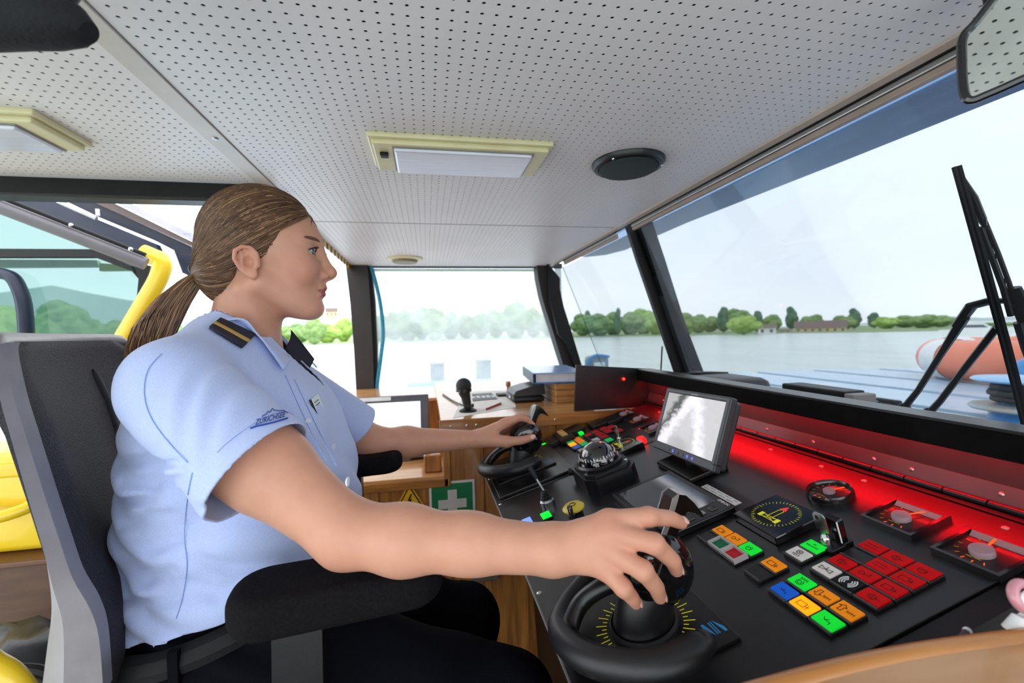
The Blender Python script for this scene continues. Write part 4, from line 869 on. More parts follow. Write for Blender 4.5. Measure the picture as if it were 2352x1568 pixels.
o = thing('binder', 'blue and white ring binder on the wooden box', 'binder', (.500, 1.70, CTz+.0745), Matrix.Rotation(math.radians(-6), 3, 'Z'))
m_bind = mat('binder_blue', '#2f6fb4', .35, coat=.3)
MB().b2((-.105, -.11, 0), (.09, .24, .005), bev=.002).build('lower_cover', m_bind, o); MB().b2((-.095, -.10, .005), (.085, .235, .036)).build('pages', mat('pages', '#d9d6d8', .8, bump=.5, bscale=300, bstretch=(.1, .1, 4)), o)
MB().b2((-.105, -.11, .036), (.09, .24, .041), bev=.002).build('upper_cover', mat('binder_top', '#8fb0dc', .3, coat=.5), o); MB().b2((-.108, -.11, .001), (-.102, .24, .040), bev=.002).build('spine', mat('binder_spine', '#27384f', .4), o)
# chart monitor in the open shelf
o = thing('chart_monitor', 'grey monitor with a bright white screen in the open shelf', 'monitor', (-.155, 1.62, -.44))
tl = Vector((0, .10, .215)).normalized(); cc = Vector((0, .02, .115)); MM = frame(cc, (1, 0, 0), tl)
m_bz = mat('bezel_grey', '#5a5860', .4)
MB(MM).b2((-.165, -.115, -.02), (.155, .115, 0), bev=.004).build('bezel', m_bz, o); MB(MM).b2((-.14, -.092, -.001), (.125, .088, .002)).build('screen', mat('screen_bright', '#f2f4f4', .3, emit='#f4f7f7', estr=.85), o)
MB(MM).add([(-.16, -.11, -.02), (.15, -.11, -.02), (.15, .11, -.02), (-.16, .11, -.02), (-.11, -.08, -.13), (.10, -.08, -.13), (.10, .03, -.13), (-.11, .03, -.13)], [[0, 1, 5, 4], [1, 2, 6, 5], [2, 3, 7, 6], [3, 0, 4, 7], [4, 5, 6, 7], [0, 3, 2, 1]]).build('case_back', mat('case_brown', '#3a302c', .5), o)
MB(MM).b2((-.115, .096, -.001), (.02, .110, .003)).build('white_label', m_white, o); MB().b2((-.09, -.03, 0), (.09, .10, .02), bev=.004).build('foot', m_bz, o)
# ------------------------------------------------------------------ ceiling fittings
def dome_lamp(x0, x1, y0, y1, label, sw=True):
    o = thing('ceiling_lamp', label, 'ceiling lamp', ((x0+x1)/2, (y0+y1)/2, CH), group='cream ceiling lamps'); hx_, hy_ = (x1-x0)/2, (y1-y0)/2
    MB().b2((-hx_, -hy_, -.010), (hx_, hy_, .001), bev=.004).build('housing', m_cream, o); MB().b2((-hx_+.008, -hy_+.008, -.020), (hx_-.008, hy_-.008, -.009), bev=.004).build('raised_rim', m_cream, o)
    MB().b2((-hx_+.048, -hy_+.020, -.028), (hx_-.040, hy_-.014, -.018), bev=.005).build('diffuser', mat('diffuser', '#d3d2dc', .25, col2='#dedde6', nscale=30, stretch=(.3, 6, 1), coat=.4), o)
    MB().b2((-hx_+.045, -hy_+.017, -.0215), (hx_-.037, hy_-.011, -.0195)).build('diffuser_gap', mat('gap_grey', '#8d8a84', .5), o)
    if sw: MB().b2((-hx_+.020, -hy_+.045, -.027), (-hx_+.036, -hy_+.062, -.019), bev=.002).build('switch', m_black, o)
    return o
dome_lamp(-.100, .262, .866, 1.022, 'cream framed rectangular ceiling lamp beside the round black speaker')
dome_lamp(-1.00, -.612, .855, .99, 'cream framed rectangular ceiling lamp above the seat back', False)
o = thing('ceiling_speaker', 'round black ceiling loudspeaker', 'speaker', (.462, .955, CH))
MB().lathe([(.082, .001), (.082, -.004), (.076, -.012), (.068, -.013), (.064, -.006)], n=40).build('ring', m_satin, o, True)
MB().lathe([(.066, -.006), (.066, -.016), (.060, -.020), (0, -.021)], n=40).build('grille', mat('speaker_cloth', '#2c3434', .8, bump=.4, bscale=1500), o, True)
for a in (100, 220, 340): MB().ball((.074*math.cos(math.radians(a)), .074*math.sin(math.radians(a)), -.012), .003, 6).build('screw', m_steel, o)
o = thing('ceiling_vent', 'small round cream ceiling vent near the port window', 'vent', onZ(930, 593, CH))
MB().lathe([(.088, .001), (.088, -.005), (.070, -.012), (.062, -.010)], n=32).build('collar', m_cream, o, True); MB().lathe([(.062, -.010), (.058, -.022), (0, -.024)], n=32).build('cap', mat('vent_tan', '#8a7c5c', .5), o, True)
# mirror, hanging device
o = thing('mirror', 'black framed mirror hanging below the ceiling by the windscreen', 'mirror', onY(2300, 110, .36))
mn = Vector((-.80, -.55, .10)).normalized(); mx_ = Vector((0, 0, 1)).cross(mn).normalized(); MMf = frame((0, 0, 0), mx_, mn.cross(mx_)); inv = (Matrix.Translation(o.location) @ MMf).inverted()
def mpt(x, y):
    d = px(x, y); p = d*(o.location.dot(mn)/d.dot(mn)); q = inv @ p; return q.x, q.y
out = [mpt(*p) for p in ((2240, 52), (2212, 85), (2209, 130), (2213, 205), (2228, 230), (2270, 216), (2352, 180), (2420, 150), (2450, 120), (2455, 20), (2430, -60), (2330, -50))]
ol = catmull([(a, b, 0) for a, b in out], 5, True)
MB(MMf).tube(ol, .0042, 8, closed=True).build('frame', m_gloss, o, True)
MB(MMf).prism([(p.x, p.y) for p in ol], -.006, -.002).build('back', m_black, o)
MB(MMf).prism([(p.x, p.y) for p in ol], -.0019, -.0005).build('mirror_glass', mat('mirror_glass', '#dfe6e0', .03, 1), o)
MB().tube([(.03, .02, .02), (.05, .04, .09), (.05, .04, CH-o.location.z+.005)], .007, 10).build('stay', m_black, o, True)
o = thing('overhead_device', 'black rounded padded device hanging under the ceiling', 'device', (-.38, .45, .28))
pts = [onY(*p, .45)-o.location for p in ((-140, 40), (-60, 46), (40, 46), (120, 50), (180, 60), (205, 76))]
MB().tube(pts, [.026, .025, .024, .023, .018, .010], 18, flat=.9).build('padded_body', mat('foam_black', '#101013', .8, bump=.5, bscale=300), o, True)
MB().tube([onY(130, 20, .45)-o.location, onY(160, -15, .46)-o.location, Vector((.05, .03, CH-.28+.004))], .008, 10).build('bracket', m_black, o, True)
# ------------------------------------------------------------------ wiper outside the windscreen
o = thing('windscreen_wiper', 'black double arm windscreen wiper standing outside the glass', 'wiper', (1.06, .78, -.25))
wo = o.location
def wp_(x, y, off=.016):
    n = Vector((WT.z-WB.z, 0, WB.x-WT.x)).normalized(); q0 = Vector((WT.x, 0, WT.z))+n*(off+.004)
    d = px(x, y); return d*(q0.dot(n)/d.dot(n))-wo
m_wip = mat('wiper_black', '#121415', .35)
MB().tube([wp_(2197, 382), wp_(2255, 590), wp_(2310, 790), wp_(2360, 985)], [.0075, .008, .008, .008], 8, flat=.6).build('blade', m_wip, o)
MB().tube([wp_(2192, 383, .010), wp_(2250, 592, .010), wp_(2304, 792, .010), wp_(2354, 985, .010)], .0028, 6).build('rubber_lip', m_rubber, o)
MB().tube([wp_(2212, 410, .022), wp_(2236, 455, .026), wp_(2256, 505, .028), wp_(2262, 520, .022)], [.003, .006, .006, .003], 8).build('end_bow', m_wip, o)
mn_ = MB(); e0 = [wp_(*p, .03) for p in ((2262, 508), (2292, 580), (2318, 650), (2338, 720))]; e1 = [wp_(*p, .024) for p in ((2252, 520), (2278, 590), (2304, 660), (2322, 725))]
mn_.tube(e0, .0035, 8); mn_.tube(e1, .0045, 8); mn_.build('main_bow', m_wip, o)
for f in (.05, .35, .62, .9):
    i = min(2, int(f*3)); t_ = f*3-i; MB().tube([e0[i].lerp(e0[i+1], t_), e1[i].lerp(e1[i+1], t_)], .004, 8).build('bow_web', m_wip, o)
MB().tube([wp_(2330, 660, .03), wp_(2345, 700, .034), wp_(2356, 745, .03)], [.009, .013, .009], 10, flat=.6).build('pivot_block', m_wip, o); MB().ball(wp_(2352, 712, .042), .006, 8).build('pivot_bolt', m_steel, o)
MB().tube([wp_(2340, 740, .026), wp_(2356, 800, .028), wp_(2375, 860, .024)], [.007, .006, .004], 8).build('lower_bow', m_wip, o)
MB().tube([wp_(2318, 690, .03), wp_(2270, 692, .034), wp_(2232, 702, .034), wp_(2198, 748, .032)], [.006, .0095, .0105, .009], 10, flat=.7).build('arm_head', m_wip, o)
MB().tube([wp_(2215, 728, .030), wp_(2160, 815, .032), wp_(2110, 895, .03), wp_(2072, 942, .02)], [.0085, .006, .006, .007], 8).build('arm', m_wip, o)
MB().tube([wp_(2290, 752, .028), wp_(2222, 838, .03), wp_(2160, 920, .026), wp_(2128, 955, .018)], [.006, .006, .006, .007], 8).build('parallel_arm', m_wip, o)
for p in ((2078, 936), (2134, 948)): MB().ball(wp_(*p, .02), .011, 10).build('spindle_cap', m_rubber, o, True)
# ------------------------------------------------------------------ near wooden ledge with a small pink ring stand and a stylus
a, b, c, d = [onZ(*q, -.262) for q in ((1500, 1640), (1720, 1563), (2050, 1482), (2450, 1428))]
o = thing('wooden_ledge', 'varnished wooden ledge at the near end of the console', 'ledge', (.42, .12, -1.22))
LM = Matrix.Translation((-.42, -.12, 1.22)); path = catmull([a, b, c, d, d+Vector((.25, -.02, 0))], 8)
poly = [(p.x, p.y) for p in path]+[(path[-1].x, -.10), (path[0].x, -.10)]
MB(LM).prism(poly, -.305, -.266).build('ledge_board', mat('ledge_top', '#c08a55', .35, col2='#d2a06c', nscale=6, stretch=(.8, 6, 6), coat=.3), o)
MB(LM).tube([p+Vector((0, -.004, -.009)) for p in path], .0095, 12).build('rounded_rim', m_woodh, o, True)
MB(LM).b2((.30, -.08, -1.21), (.60, .26, -.305)).build('support_cabinet', m_wood, o)
p = onZ(2345, 1452, -.272)
o = thing('ring_stand', 'small pink ring on a white stem on the wooden ledge', 'ornament', p)
q = onY(2354, 1370, p.y)-p
MB().tube([(q.x+.0120*math.cos(t_*.3307), .004*math.sin(t_*.3307), q.z+.0095*math.sin(t_*.3307)) for t_ in range(19)], .0042, 10, closed=True, up=(0, 1, 0)).build('ring', mat('ring_pink', '#c98a94', .3, coat=.5), o, True)
MB().tube([(q.x+.0085*math.cos(t_*.3307), -.003, q.z+.0055*math.sin(t_*.3307)) for t_ in range(19)], .0024, 8, closed=True, up=(0, 1, 0)).build('white_inlay', m_white, o, True)
MB().tube([(0, 0, 0), (q.x*.6, 0, q.z*.4), (q.x, 0, q.z-.02)], [.012, .007, .006], 12).build('stem', m_white, o, True)
a, b = onZ(2130, 1492, -.275), onY(2222, 1449, .325)
o = thing('stylus', 'thin black stylus with a pale tip leaning out beside the wooden ledge', 'stylus', a); MB().tube([(0, 0, -.03), (b-a)*.96], .0028, 8).build('shaft', m_satin, o); MB().ball(b-a, .0036, 8).build('pale_tip', m_white, o, True)
# ------------------------------------------------------------------ yellow locker box, dark wood bench and black bag behind the seat
o = thing('storage_bench', 'dark wooden bench behind the seat', 'bench', (-1.1, 1.45, -1.22)); MB().b2((-.4, -.2, 0), (.33, .13, .70), bev=.01).build('carcass', mat('bench_wood', '#4a2a14', .5, col2='#5d3a1e', nscale=8, stretch=(1, 1, 8)), o)
MB().b2((-.42, -.22, .70), (.35, .14, .714), bev=.004).build('lid', mat('bench_lid', '#5a3318', .45), o)
o = thing('yellow_case', 'yellow plastic case with a looped handle on the bench', 'case', (-1.12, 1.42, -.506))
MB().b2((-.28, -.14, 0), (.24, .14, .22), bev=.02).build('body', m_yel, o, 60); MB().b2((-.285, -.145, .185), (.245, .145, .225), bev=.008).build('lid', m_yel, o, 60)
MB().tube(catmull([(.02, -.15, .16), (.04, -.19, .125), (.12, -.20, .11), (.18, -.18, .12), (.2, -.15, .14)], 6), .014, 12).build('handle', m_yel, o, True)
o = thing('black_bag', 'crumpled black bag on the floor behind the seat', 'bag', (-.84, 1.03, -1.22))
bm = bmesh.new(); bmesh.ops.create_icosphere(bm, subdivisions=4, radius=1)
for v in bm.verts:
    n = v.co.copy(); w = math.sin(n.x*7+n.z*5)*math.sin(n.y*6+2)*.06+math.sin(n.x*17+n.y*13)*math.sin(n.z*15)*.03
    v.co = Vector((n.x*.22*(1+w), n.y*.16*(1+w), max(-.0, (n.z*.5+.5)*.66*(1+w*.6))))
me = bpy.data.meshes.new('sack'); bm.to_mesh(me); bm.free(); me.polygons.foreach_set('use_smooth', [True]*len(me.polygons)); me.materials.append(mat('bag_black', '#17181a', .35, bump=.6, bscale=30))
b_ = bpy.data.objects.new('sack', me); COL.objects.link(b_); b_.parent = o
MB().tube(catmull([(.02, -.08, .55), (.06, -.10, .64), (.14, -.08, .62), (.17, -.05, .5)], 6), .010, 8).build('strap', m_black, o, True)
o = MB().tube(catmull([onY(*p, .62) for p in ((-120, 1440), (-40, 1520), (20, 1560), (70, 1640), (90, 1760))], 6), .016, 12).build('yellow_rail', m_yel, None, True); tag(o, 'curved yellow rail low behind the grey seat frame', 'rail')
# ------------------------------------------------------------------ the seated person: distance-field modelling, meshed with surface nets
def V3(*a): return np.array(a, np.float32)
def s_cap(P, a, b, ra, rb):
    a = np.asarray(a, np.float32); b = np.asarray(b, np.float32); ba = b-a; pa = P-a
    t = np.clip((pa@ba)/max(1e-9, float(ba@ba)), 0, 1)
    return np.sqrt(((pa-t[..., None]*ba)**2).sum(-1))-(ra+(rb-ra)*t)
def s_ell(P, c, r, R=None):
    q = P-np.asarray(c, np.float32)
    if R is not None: q = q@np.asarray(R, np.float32)
    r = np.asarray(r, np.float32); k0 = np.sqrt(((q/r)**2).sum(-1)); k1 = np.sqrt(((q/(r*r))**2).sum(-1))
    return k0*(k0-1)/np.maximum(k1, 1e-6)
def smin(a, b, k):
    h = np.clip(.5+.5*(b-a)/k, 0, 1); return b+(a-b)*h-k*h*(1-h)
def smax(a, b, k): return -smin(-a, -b, k)
def s_chain(P, pts, rs, k=.006):
    d = None
    for i in range(len(pts)-1):
        e = s_cap(P, pts[i], pts[i+1], rs[i], rs[i+1]); d = e if d is None else np.minimum(d, e)
    return d
def nets(f, lo, hi, h):
    lo = np.array(lo, np.float32); n = np.ceil((np.array(hi)-lo)/h).astype(int)+1
    ax = [lo[i]+h*np.arange(n[i], dtype=np.float32) for i in range(3)]
    D = np.empty(n, np.float32)
    for i0 in range(0, n[0], 24):                       # slabs keep memory low
        G = np.stack(np.meshgrid(ax[0][i0:i0+24], ax[1], ax[2], indexing='ij'), -1); D[i0:i0+24] = f(G)
    S = D < 0
    c = np.zeros(tuple(n-1), np.uint8)
    for o in np.ndindex(2, 2, 2): c += S[o[0]:n[0]-1+o[0], o[1]:n[1]-1+o[1], o[2]:n[2]-1+o[2]]
    cells = np.argwhere((c > 0) & (c < 8)); idx = -np.ones(tuple(n-1), np.int64); idx[tuple(cells.T)] = np.arange(len(cells))
    acc = np.zeros((len(cells), 3)); cnt = np.zeros(len(cells))
    corners = [np.array(o) for o in np.ndindex(2, 2, 2)]
    for a in corners:
        for k in range(3):
            if a[k]: continue
            b = a.copy(); b[k] = 1
            da = D[tuple((cells+a).T)]; db = D[tuple((cells+b).T)]; m = (da < 0) != (db < 0)
            t = np.where(m, da/np.where(m, da-db, 1), 0); p = a+(b-a)*t[:, None]
            acc += np.where(m[:, None], p, 0); cnt += m
    Vt = lo+h*(cells+acc/cnt[:, None])
    Q = []
    for k in range(3):
        u, v = (k+1) % 3, (k+2) % 3
        A = [slice(None)]*3; B = [slice(None)]*3; A[k] = slice(0, -1); B[k] = slice(1, None)
        e = np.argwhere(S[tuple(A)] != S[tuple(B)]); e = e[(e[:, u] > 0) & (e[:, v] > 0) & (e[:, u] < n[u]-1) & (e[:, v] < n[v]-1)]
        du = np.zeros(3, int); du[u] = 1; dv = np.zeros(3, int); dv[v] = 1
        q = np.stack([idx[tuple((e-w).T)] for w in (du+dv, dv, 0*du, du)], 1)
        fl = S[tuple(e.T)]; q[~fl] = q[~fl][:, ::-1]; Q.append(q)
    Q = np.vstack(Q); Q = Q[(Q >= 0).all(1)]
    return Vt, Q
def cut(Vt, Q, g, grad_n):
    """open the mesh where g(v) > 0, snapping the rim onto g = 0 along direction grad_n"""
    gv = g(Vt); keep = (gv[Q] < 0).any(1); Q = Q[keep]; used = np.unique(Q)
    sn = used[gv[used] > 0]; Vt = Vt.copy(); Vt[sn] -= gv[sn][:, None]*np.asarray(grad_n)
    return Vt, Q
def compact(Vt, Q):
    u, inv = np.unique(Q, return_inverse=True); return Vt[u], inv.reshape(Q.shape)
def oy(x, y, Y): p = onY(x, y, Y); return V3(p.x, p.y, p.z)
PL = Vector((-.35, .84, -.62))
person = thing('person', 'person with brown ponytail in light blue uniform shirt, hands on both levers', 'person', PL)
PO = np.array(PL, np.float32)
def np_part(name, Vt, Q, m, parent, smooth=True): return np_mesh(name, np.asarray(Vt)-PO, Q, m, parent, smooth)
YM = .86
# ---- head
def sym(P): Q = P.copy(); Q[..., 1] = YM-np.abs(P[..., 1]-YM); return Q
def f_head(P):
    S = sym(P); y = lambda o: YM-o
    d = s_ell(P, (-.284, YM, .172), (.093, .0735, .085))
    d = smin(d, s_ell(P, (-.238, YM, .152), (.055, .059, .062)), .03)
    d = smin(d, s_ell(P, (-.229, YM, .088), (.043, .044, .052)), .03)
    d = smin(d, s_ell(S, (-.206, y(.034), .118), (.022, .022, .024)), .022)
    d = smin(d, s_cap(S, (-.268, y(.052), .092), (-.207, y(.016), .051), .019, .016), .025)
    d = smin(d, s_ell(P, (-.1995, YM, .0515), (.0165, .020, .0155)), .014)
    d = smin(d, s_cap(S, (-.192, YM, .1735), (-.207, y(.043), .168), .0085, .0075), .012)
    d = smax(d, -s_ell(S, (-.180, y(.031), .151), (.013, .017, .0125)), .012)
    e = s_ell(S, (-.2005, y(.031), .149), (.0137, .0145, .0137)); e = smax(e, -s_ell(S, (-.1885, y(.034), .1488), (.0135, .0165, .0050)), .0015)
    d = smin(d, e, .005)
    n = s_cap(P, (-.1915, YM, .166), (-.1705, YM, .121), .0075, .0085); n = smin(n, s_ell(P, (-.1680, YM, .1150), (.0108, .0098, .0092)), .010)
    n = smin(n, s_ell(S, (-.1795, y(.0118), .1095), (.0105, .0072, .0078)), .006); n = smin(n, s_cap(P, (-.170, YM, .108), (-.181, YM, .103), .0052, .0056), .006)
    d = smin(d, n, .010)
    d = smax(d, -s_cap(S, (-.1690, y(.0058), .1035), (-.1765, y(.0075), .1015), .0026, .0032), .003)
    d = smin(d, s_ell(P, (-.197, YM, .093), (.0145, .026, .013)), .012)
    u = np.minimum(s_cap(S, (-.1815, YM, .0885), (-.1862, y(.012), .0882), .0066, .0064), s_cap(S, (-.1865, y(.012), .0882), (-.1965, y(.0235), .0845), .0056, .0030))
    l = np.minimum(s_cap(S, (-.1842, YM, .0765), (-.1885, y(.011), .0772), .0072, .0064), s_cap(S, (-.1885, y(.011), .0772), (-.1970, y(.0225), .0828), .0064, .0030))
    d = smin(d, smin(u, l, .0025), .006)
    d = smax(d, -np.minimum(s_cap(S, (-.1745, YM, .0826), (-.1815, y(.013), .0826), .0011, .0011), s_cap(S, (-.1815, y(.013), .0826), (-.1955, y(.0245), .0850), .0011, .0013)), .002)
    d = smax(d, -s_ell(P, (-.176, YM, .0665), (.006, .018, .0045)), .008)
    # neck and upper chest
    k = s_cap(P, (-.300, YM, .085), (-.322, YM-.004, -.045), .0525, .0575); k = smin(k, s_ell(P, (-.338, YM-.01, -.105), (.085, .14, .07)), .05)
    k = smin(k, s_cap(S, (-.297, y(.052), .082), (-.262, y(.012), -.050), .0125, .009), .016)
    d = smin(d, k, .020)
    # ear
    hel = [(-.2625, .0705, .124), (-.2645, .0745, .140), (-.273, .0785, .1495), (-.286, .083, .1505), (-.2965, .0865, .142), (-.2985, .0855, .128), (-.2925, .0805, .113), (-.283, .0765, .103), (-.273, .0745, .0985)]
    EC = np.array([-.268, YM-.074, .122], np.float32); S = EC+(S-EC)/.88
    h = s_chain(S, [(a, y(b), c) for a, b, c in hel], [.0030, .0034, .0036, .0038, .0040, .0038, .0036, .0042, .0062])
    b = s_ell(S, (-.2805, y(.0755), .1255), (.0185, .0050, .0255)); b = smin(b, s_cap(S, (-.289, y(.0800), .139), (-.286, y(.0785), .117), .0030, .0035), .006)
    b = smax(b, -s_ell(S, (-.2765, y(.0845), .1235), (.0095, .0120, .0130)), .003); b = smax(b, -s_cap(S, (-.2925, y(.088), .138), (-.283, y(.088), .146), .0042, .0042), .003)
    b = smin(b, s_ell(S, (-.2635, y(.0745), .1195), (.0048, .0042, .0062)), .004); b = smin(b, s_ell(S, (-.2715, y(.0755), .1010), (.0078, .0048, .0085)), .006)
    d = smin(d, smin(h, b, .003)*.88, .004)
    return d
# ---- arms and hands
RS, RE, RW = V3(-.325, .655, -.07), oy(797, 1224, .568), oy(1262, 1262, .520)
LS, LE, LW = V3(-.335, 1.035, -.075), oy(858, 1018, 1.165), oy(1096, 1008, 1.205)
def finger(P, pts, r): return s_chain(P, pts, r)
RF = {'index': ([(1398, 1196, .500), (1490, 1186, .484), (1540, 1190, .490), (1564, 1200, .497)], [.0120, .0100, .0088, .0074]),
      'middle': ([(1402, 1222, .490), (1503, 1248, .462), (1545, 1287, .468), (1553, 1308, .476)], [.0125, .0104, .0090, .0076]),
      'ring': ([(1396, 1262, .486), (1477, 1310, .457), (1507, 1348, .462), (1515, 1370, .469)], [.0120, .0100, .0088, .0074]),
      'little': ([(1382, 1300, .486), (1432, 1350, .464), (1452, 1372, .467), (1460, 1384, .471)], [.0112, .0088, .0078, .0066]),
      'thumb': ([(1322, 1235, .548), (1392, 1228, .572), (1452, 1250, .580), (1486, 1268, .575)], [.0150, .0125, .0110, .0085])}
LF = {'index': ([(1158, 972, 1.206), (1192, 958, 1.206), (1212, 963, 1.212), (1222, 974, 1.214)], [.0115, .0095, .0085, .0072]),
      'middle': ([(1164, 970, 1.228), (1200, 958, 1.240), (1222, 970, 1.252), (1230, 988, 1.256)], [.0120, .0100, .0088, .0074]),
      'ring': ([(1163, 976, 1.248), (1196, 968, 1.268), (1216, 985, 1.274), (1224, 1005, 1.272)], [.0115, .0096, .0085, .0072]),
      'little': ([(1155, 988, 1.262), (1180, 985, 1.282), (1197, 1000, 1.286), (1205, 1014, 1.284)], [.0105, .0085, .0076, .0065]),
      'thumb': ([(1118, 1012, 1.196), (1163, 1014, 1.182), (1198, 1011, 1.178), (1221, 1004, 1.180)], [.0150, .0120, .0108, .0088])}
for T in (RF, LF):
    for k in T: T[k] = ([oy(*p) for p in T[k][0]], [r_*1.07 for r_ in T[k][1]])
def f_hand(P, F, W, wr, side):
    wn_ = F['middle'][0][0]-W; wn_ = wn_/np.linalg.norm(wn_); d = None
    for k, (pts, r) in F.items():
        if k == 'thumb': continue
        m = s_cap(P, W+(pts[0]-W)*.12, pts[0], wr*.80, r[0]*1.02); d = m if d is None else smin(d, m, .010)
    th = F['thumb']; d = smin(d, s_cap(P, W+wn_*.008, th[0][1], wr*.72, th[1][1]), .012)
    fs = None
    for k, (pts, r) in F.items():
        e = finger(P, pts, r)
        e = smin(e, s_ell(P, pts[1], (r[1]*1.08,)*3), .004)
        fs = e if fs is None else np.minimum(fs, e)
        d = smin(d, e, .0075 if k != 'thumb' else .012)
    return d
def f_rarm(P):
    d = s_cap(P, RS, RS+(RE-RS)*.55, .056, .051); d = smin(d, s_cap(P, RS+(RE-RS)*.5, RE, .052, .036), .02)
    a = RE+(RW-RE)*.28+V3(0, 0, -.002)
    d = smin(d, s_cap(P, RE, a, .0365, .0385), .022); d = smin(d, s_cap(P, a, RE+(RW-RE)*.62, .0385, .0325), .02); d = smin(d, s_cap(P, RE+(RW-RE)*.6, RW, .0330, .0285), .02)
    d = smin(d, s_ell(P, RE+V3(-.004, .004, -.020), (.019, .017, .017)), .02)
    return smin(d, f_hand(P, RF, RW, .0280, -1), .016)
def f_larm(P):
    d = s_cap(P, LS, LE, .052, .040); a = LE+(LW-LE)*.3
    d = smin(d, s_cap(P, LE, a, .039, .0375), .02); d = smin(d, s_cap(P, a, LW, .0375, .0225), .02)
    return smin(d, f_hand(P, LF, LW, .0235, 1), .012)
def skin_mat():
    m = bpy.data.materials.new('skin'); m.use_nodes = True; nt = m.node_tree; b = nt.nodes['Principled BSDF']; N = nt.nodes.new; L = nt.links.new
    at = N('ShaderNodeAttribute'); at.attribute_name = 'tint'; tc = N('ShaderNodeTexCoord'); nz = N('ShaderNodeTexNoise'); nz.inputs['Scale'].default_value = 45; nz.inputs['Detail'].default_value = 5
    L(tc.outputs['Object'], nz.inputs['Vector']); mx = N('ShaderNodeMix'); mx.data_type = 'RGBA'; mx.blend_type = 'MULTIPLY'; mx.inputs['Factor'].default_value = 1
    cr = N('ShaderNodeValToRGB'); cr.color_ramp.elements[0].color = (.95, .93, .92, 1); cr.color_ramp.elements[1].color = (1, 1, 1, 1); cr.color_ramp.elements[0].position = .3; cr.color_ramp.elements[1].position = .6
    L(nz.outputs['Fac'], cr.inputs['Fac']); L(at.outputs['Color'], mx.inputs[6]); L(cr.outputs[0], mx.inputs[7]); L(mx.outputs[2], b.inputs['Base Color'])
    b.inputs['Roughness'].default_value = .46; b.inputs['Specular IOR Level'].default_value = .4
    b.inputs['Subsurface Weight'].default_value = .18; b.inputs['Subsurface Radius'].default_value = (.010, .004, .0025); b.inputs['Subsurface Scale'].default_value = .6
    nb = N('ShaderNodeTexNoise'); nb.inputs['Scale'].default_value = 700; L(tc.outputs['Object'], nb.inputs['Vector']); bp = N('ShaderNodeBump'); bp.inputs['Strength'].default_value = .10; bp.inputs['Distance'].default_value = .0006
    L(nb.outputs['Fac'], bp.inputs['Height']); L(bp.outputs[0], b.inputs['Normal']); return m
parts = [nets(f_head, (-.40, .70, -.15), (-.145, 1.02, .27), .0021), nets(f_rarm, (-.39, .43, -.37), (.335, .73, -.005), .0023), nets(f_larm, (-.40, .97, -.36), (.31, 1.31, -.01), .0030)]
k = 0; VV = []; QQ = []
for i, (v, q) in enumerate(parts): VV.append(v); QQ.append(q+k); k += len(v)
SV = np.vstack(VV); SQ = np.vstack(QQ)
body = np_part('body', SV, SQ, skin_mat(), person)
# pigment: lips, flushed cheeks, ears, knuckles and elbows
base = np.array(lin('#d29a80')[:3]); lip = np.array(lin('#a8544f')[:3]); flush = np.array(lin('#c47c66')[:3])
T = np.tile(base, (len(SV), 1)); S_ = SV.copy(); S_[:, 1] = YM-np.abs(SV[:, 1]-YM)
def mixc(w, c):
    global T
    w = np.clip(w, 0, 1)[:, None]; T = T*(1-w)+c*w
mixc(.55*np.exp(-(((S_-[-.206, YM-.046, .112])/[.03, .03, .024])**2).sum(1)), flush)
mixc(.5*np.exp(-(((S_-[-.285, YM-.084, .128])/[.022, .012, .03])**2).sum(1)), flush); mixc(.5*np.exp(-(((SV-[-.165, YM, .113])/[.012, .014, .012])**2).sum(1)), flush)
lu = s_cap(S_, (-.1775, YM, .0868), (-.1955, YM-.0235, .0850), .0046, .0028); ll = s_cap(S_, (-.1790, YM, .0772), (-.1960, YM-.0225, .0828), .0060, .0030)
mixc(1-np.minimum(lu, ll)/.0022, lip)
mixc(.55*np.exp(-(((SV-RE-[0, .0, -.03])/[.035, .035, .03])**2).sum(1)), flush)
for F in (RF, LF):
    for kf, (pts, r) in F.items():
        for j in (0, 1, 2): mixc(.35*np.exp(-((SV-pts[j])**2).sum(1)/(r[j]*1.3)**2), flush)
        mixc(.35*np.exp(-((SV-pts[3])**2).sum(1)/(r[3]*1.5)**2), flush)
ca_ = body.data.color_attributes.new('tint', 'FLOAT_COLOR', 'POINT'); ca_.data.foreach_set('color', np.hstack([T, np.ones((len(T), 1))]).astype(np.float32).ravel())
# finger nails
m_nail = mat('nail', '#e6b3a4', .25, coat=.5)
def nail(F, k, view):
    pts, r = F[k]; tip, dip = Vector(pts[3].tolist()), Vector(pts[2].tolist()); ax = (tip-dip).normalized(); v = Vector(view); v = (v-ax*v.dot(ax)).normalized(); w = ax.cross(v)
    c = tip+ax*r[3]*.15+v*r[3]*.80; R = Matrix((ax, w, v)).transposed()
    MB().ball(c-PL, 1, 10, sc=(r[3]*.95, r[3]*.72, r[3]*.28), R=R).build('fingernail', m_nail, body, True)
nail(RF, 'index', (.55, -.4, .7)); nail(RF, 'middle', (.9, -.35, .2)); nail(RF, 'ring', (.9, -.35, .1)); nail(RF, 'little', (.85, -.4, .1)); nail(LF, 'thumb', (.1, -1, .35)); nail(LF, 'index', (.5, -.2, .8))
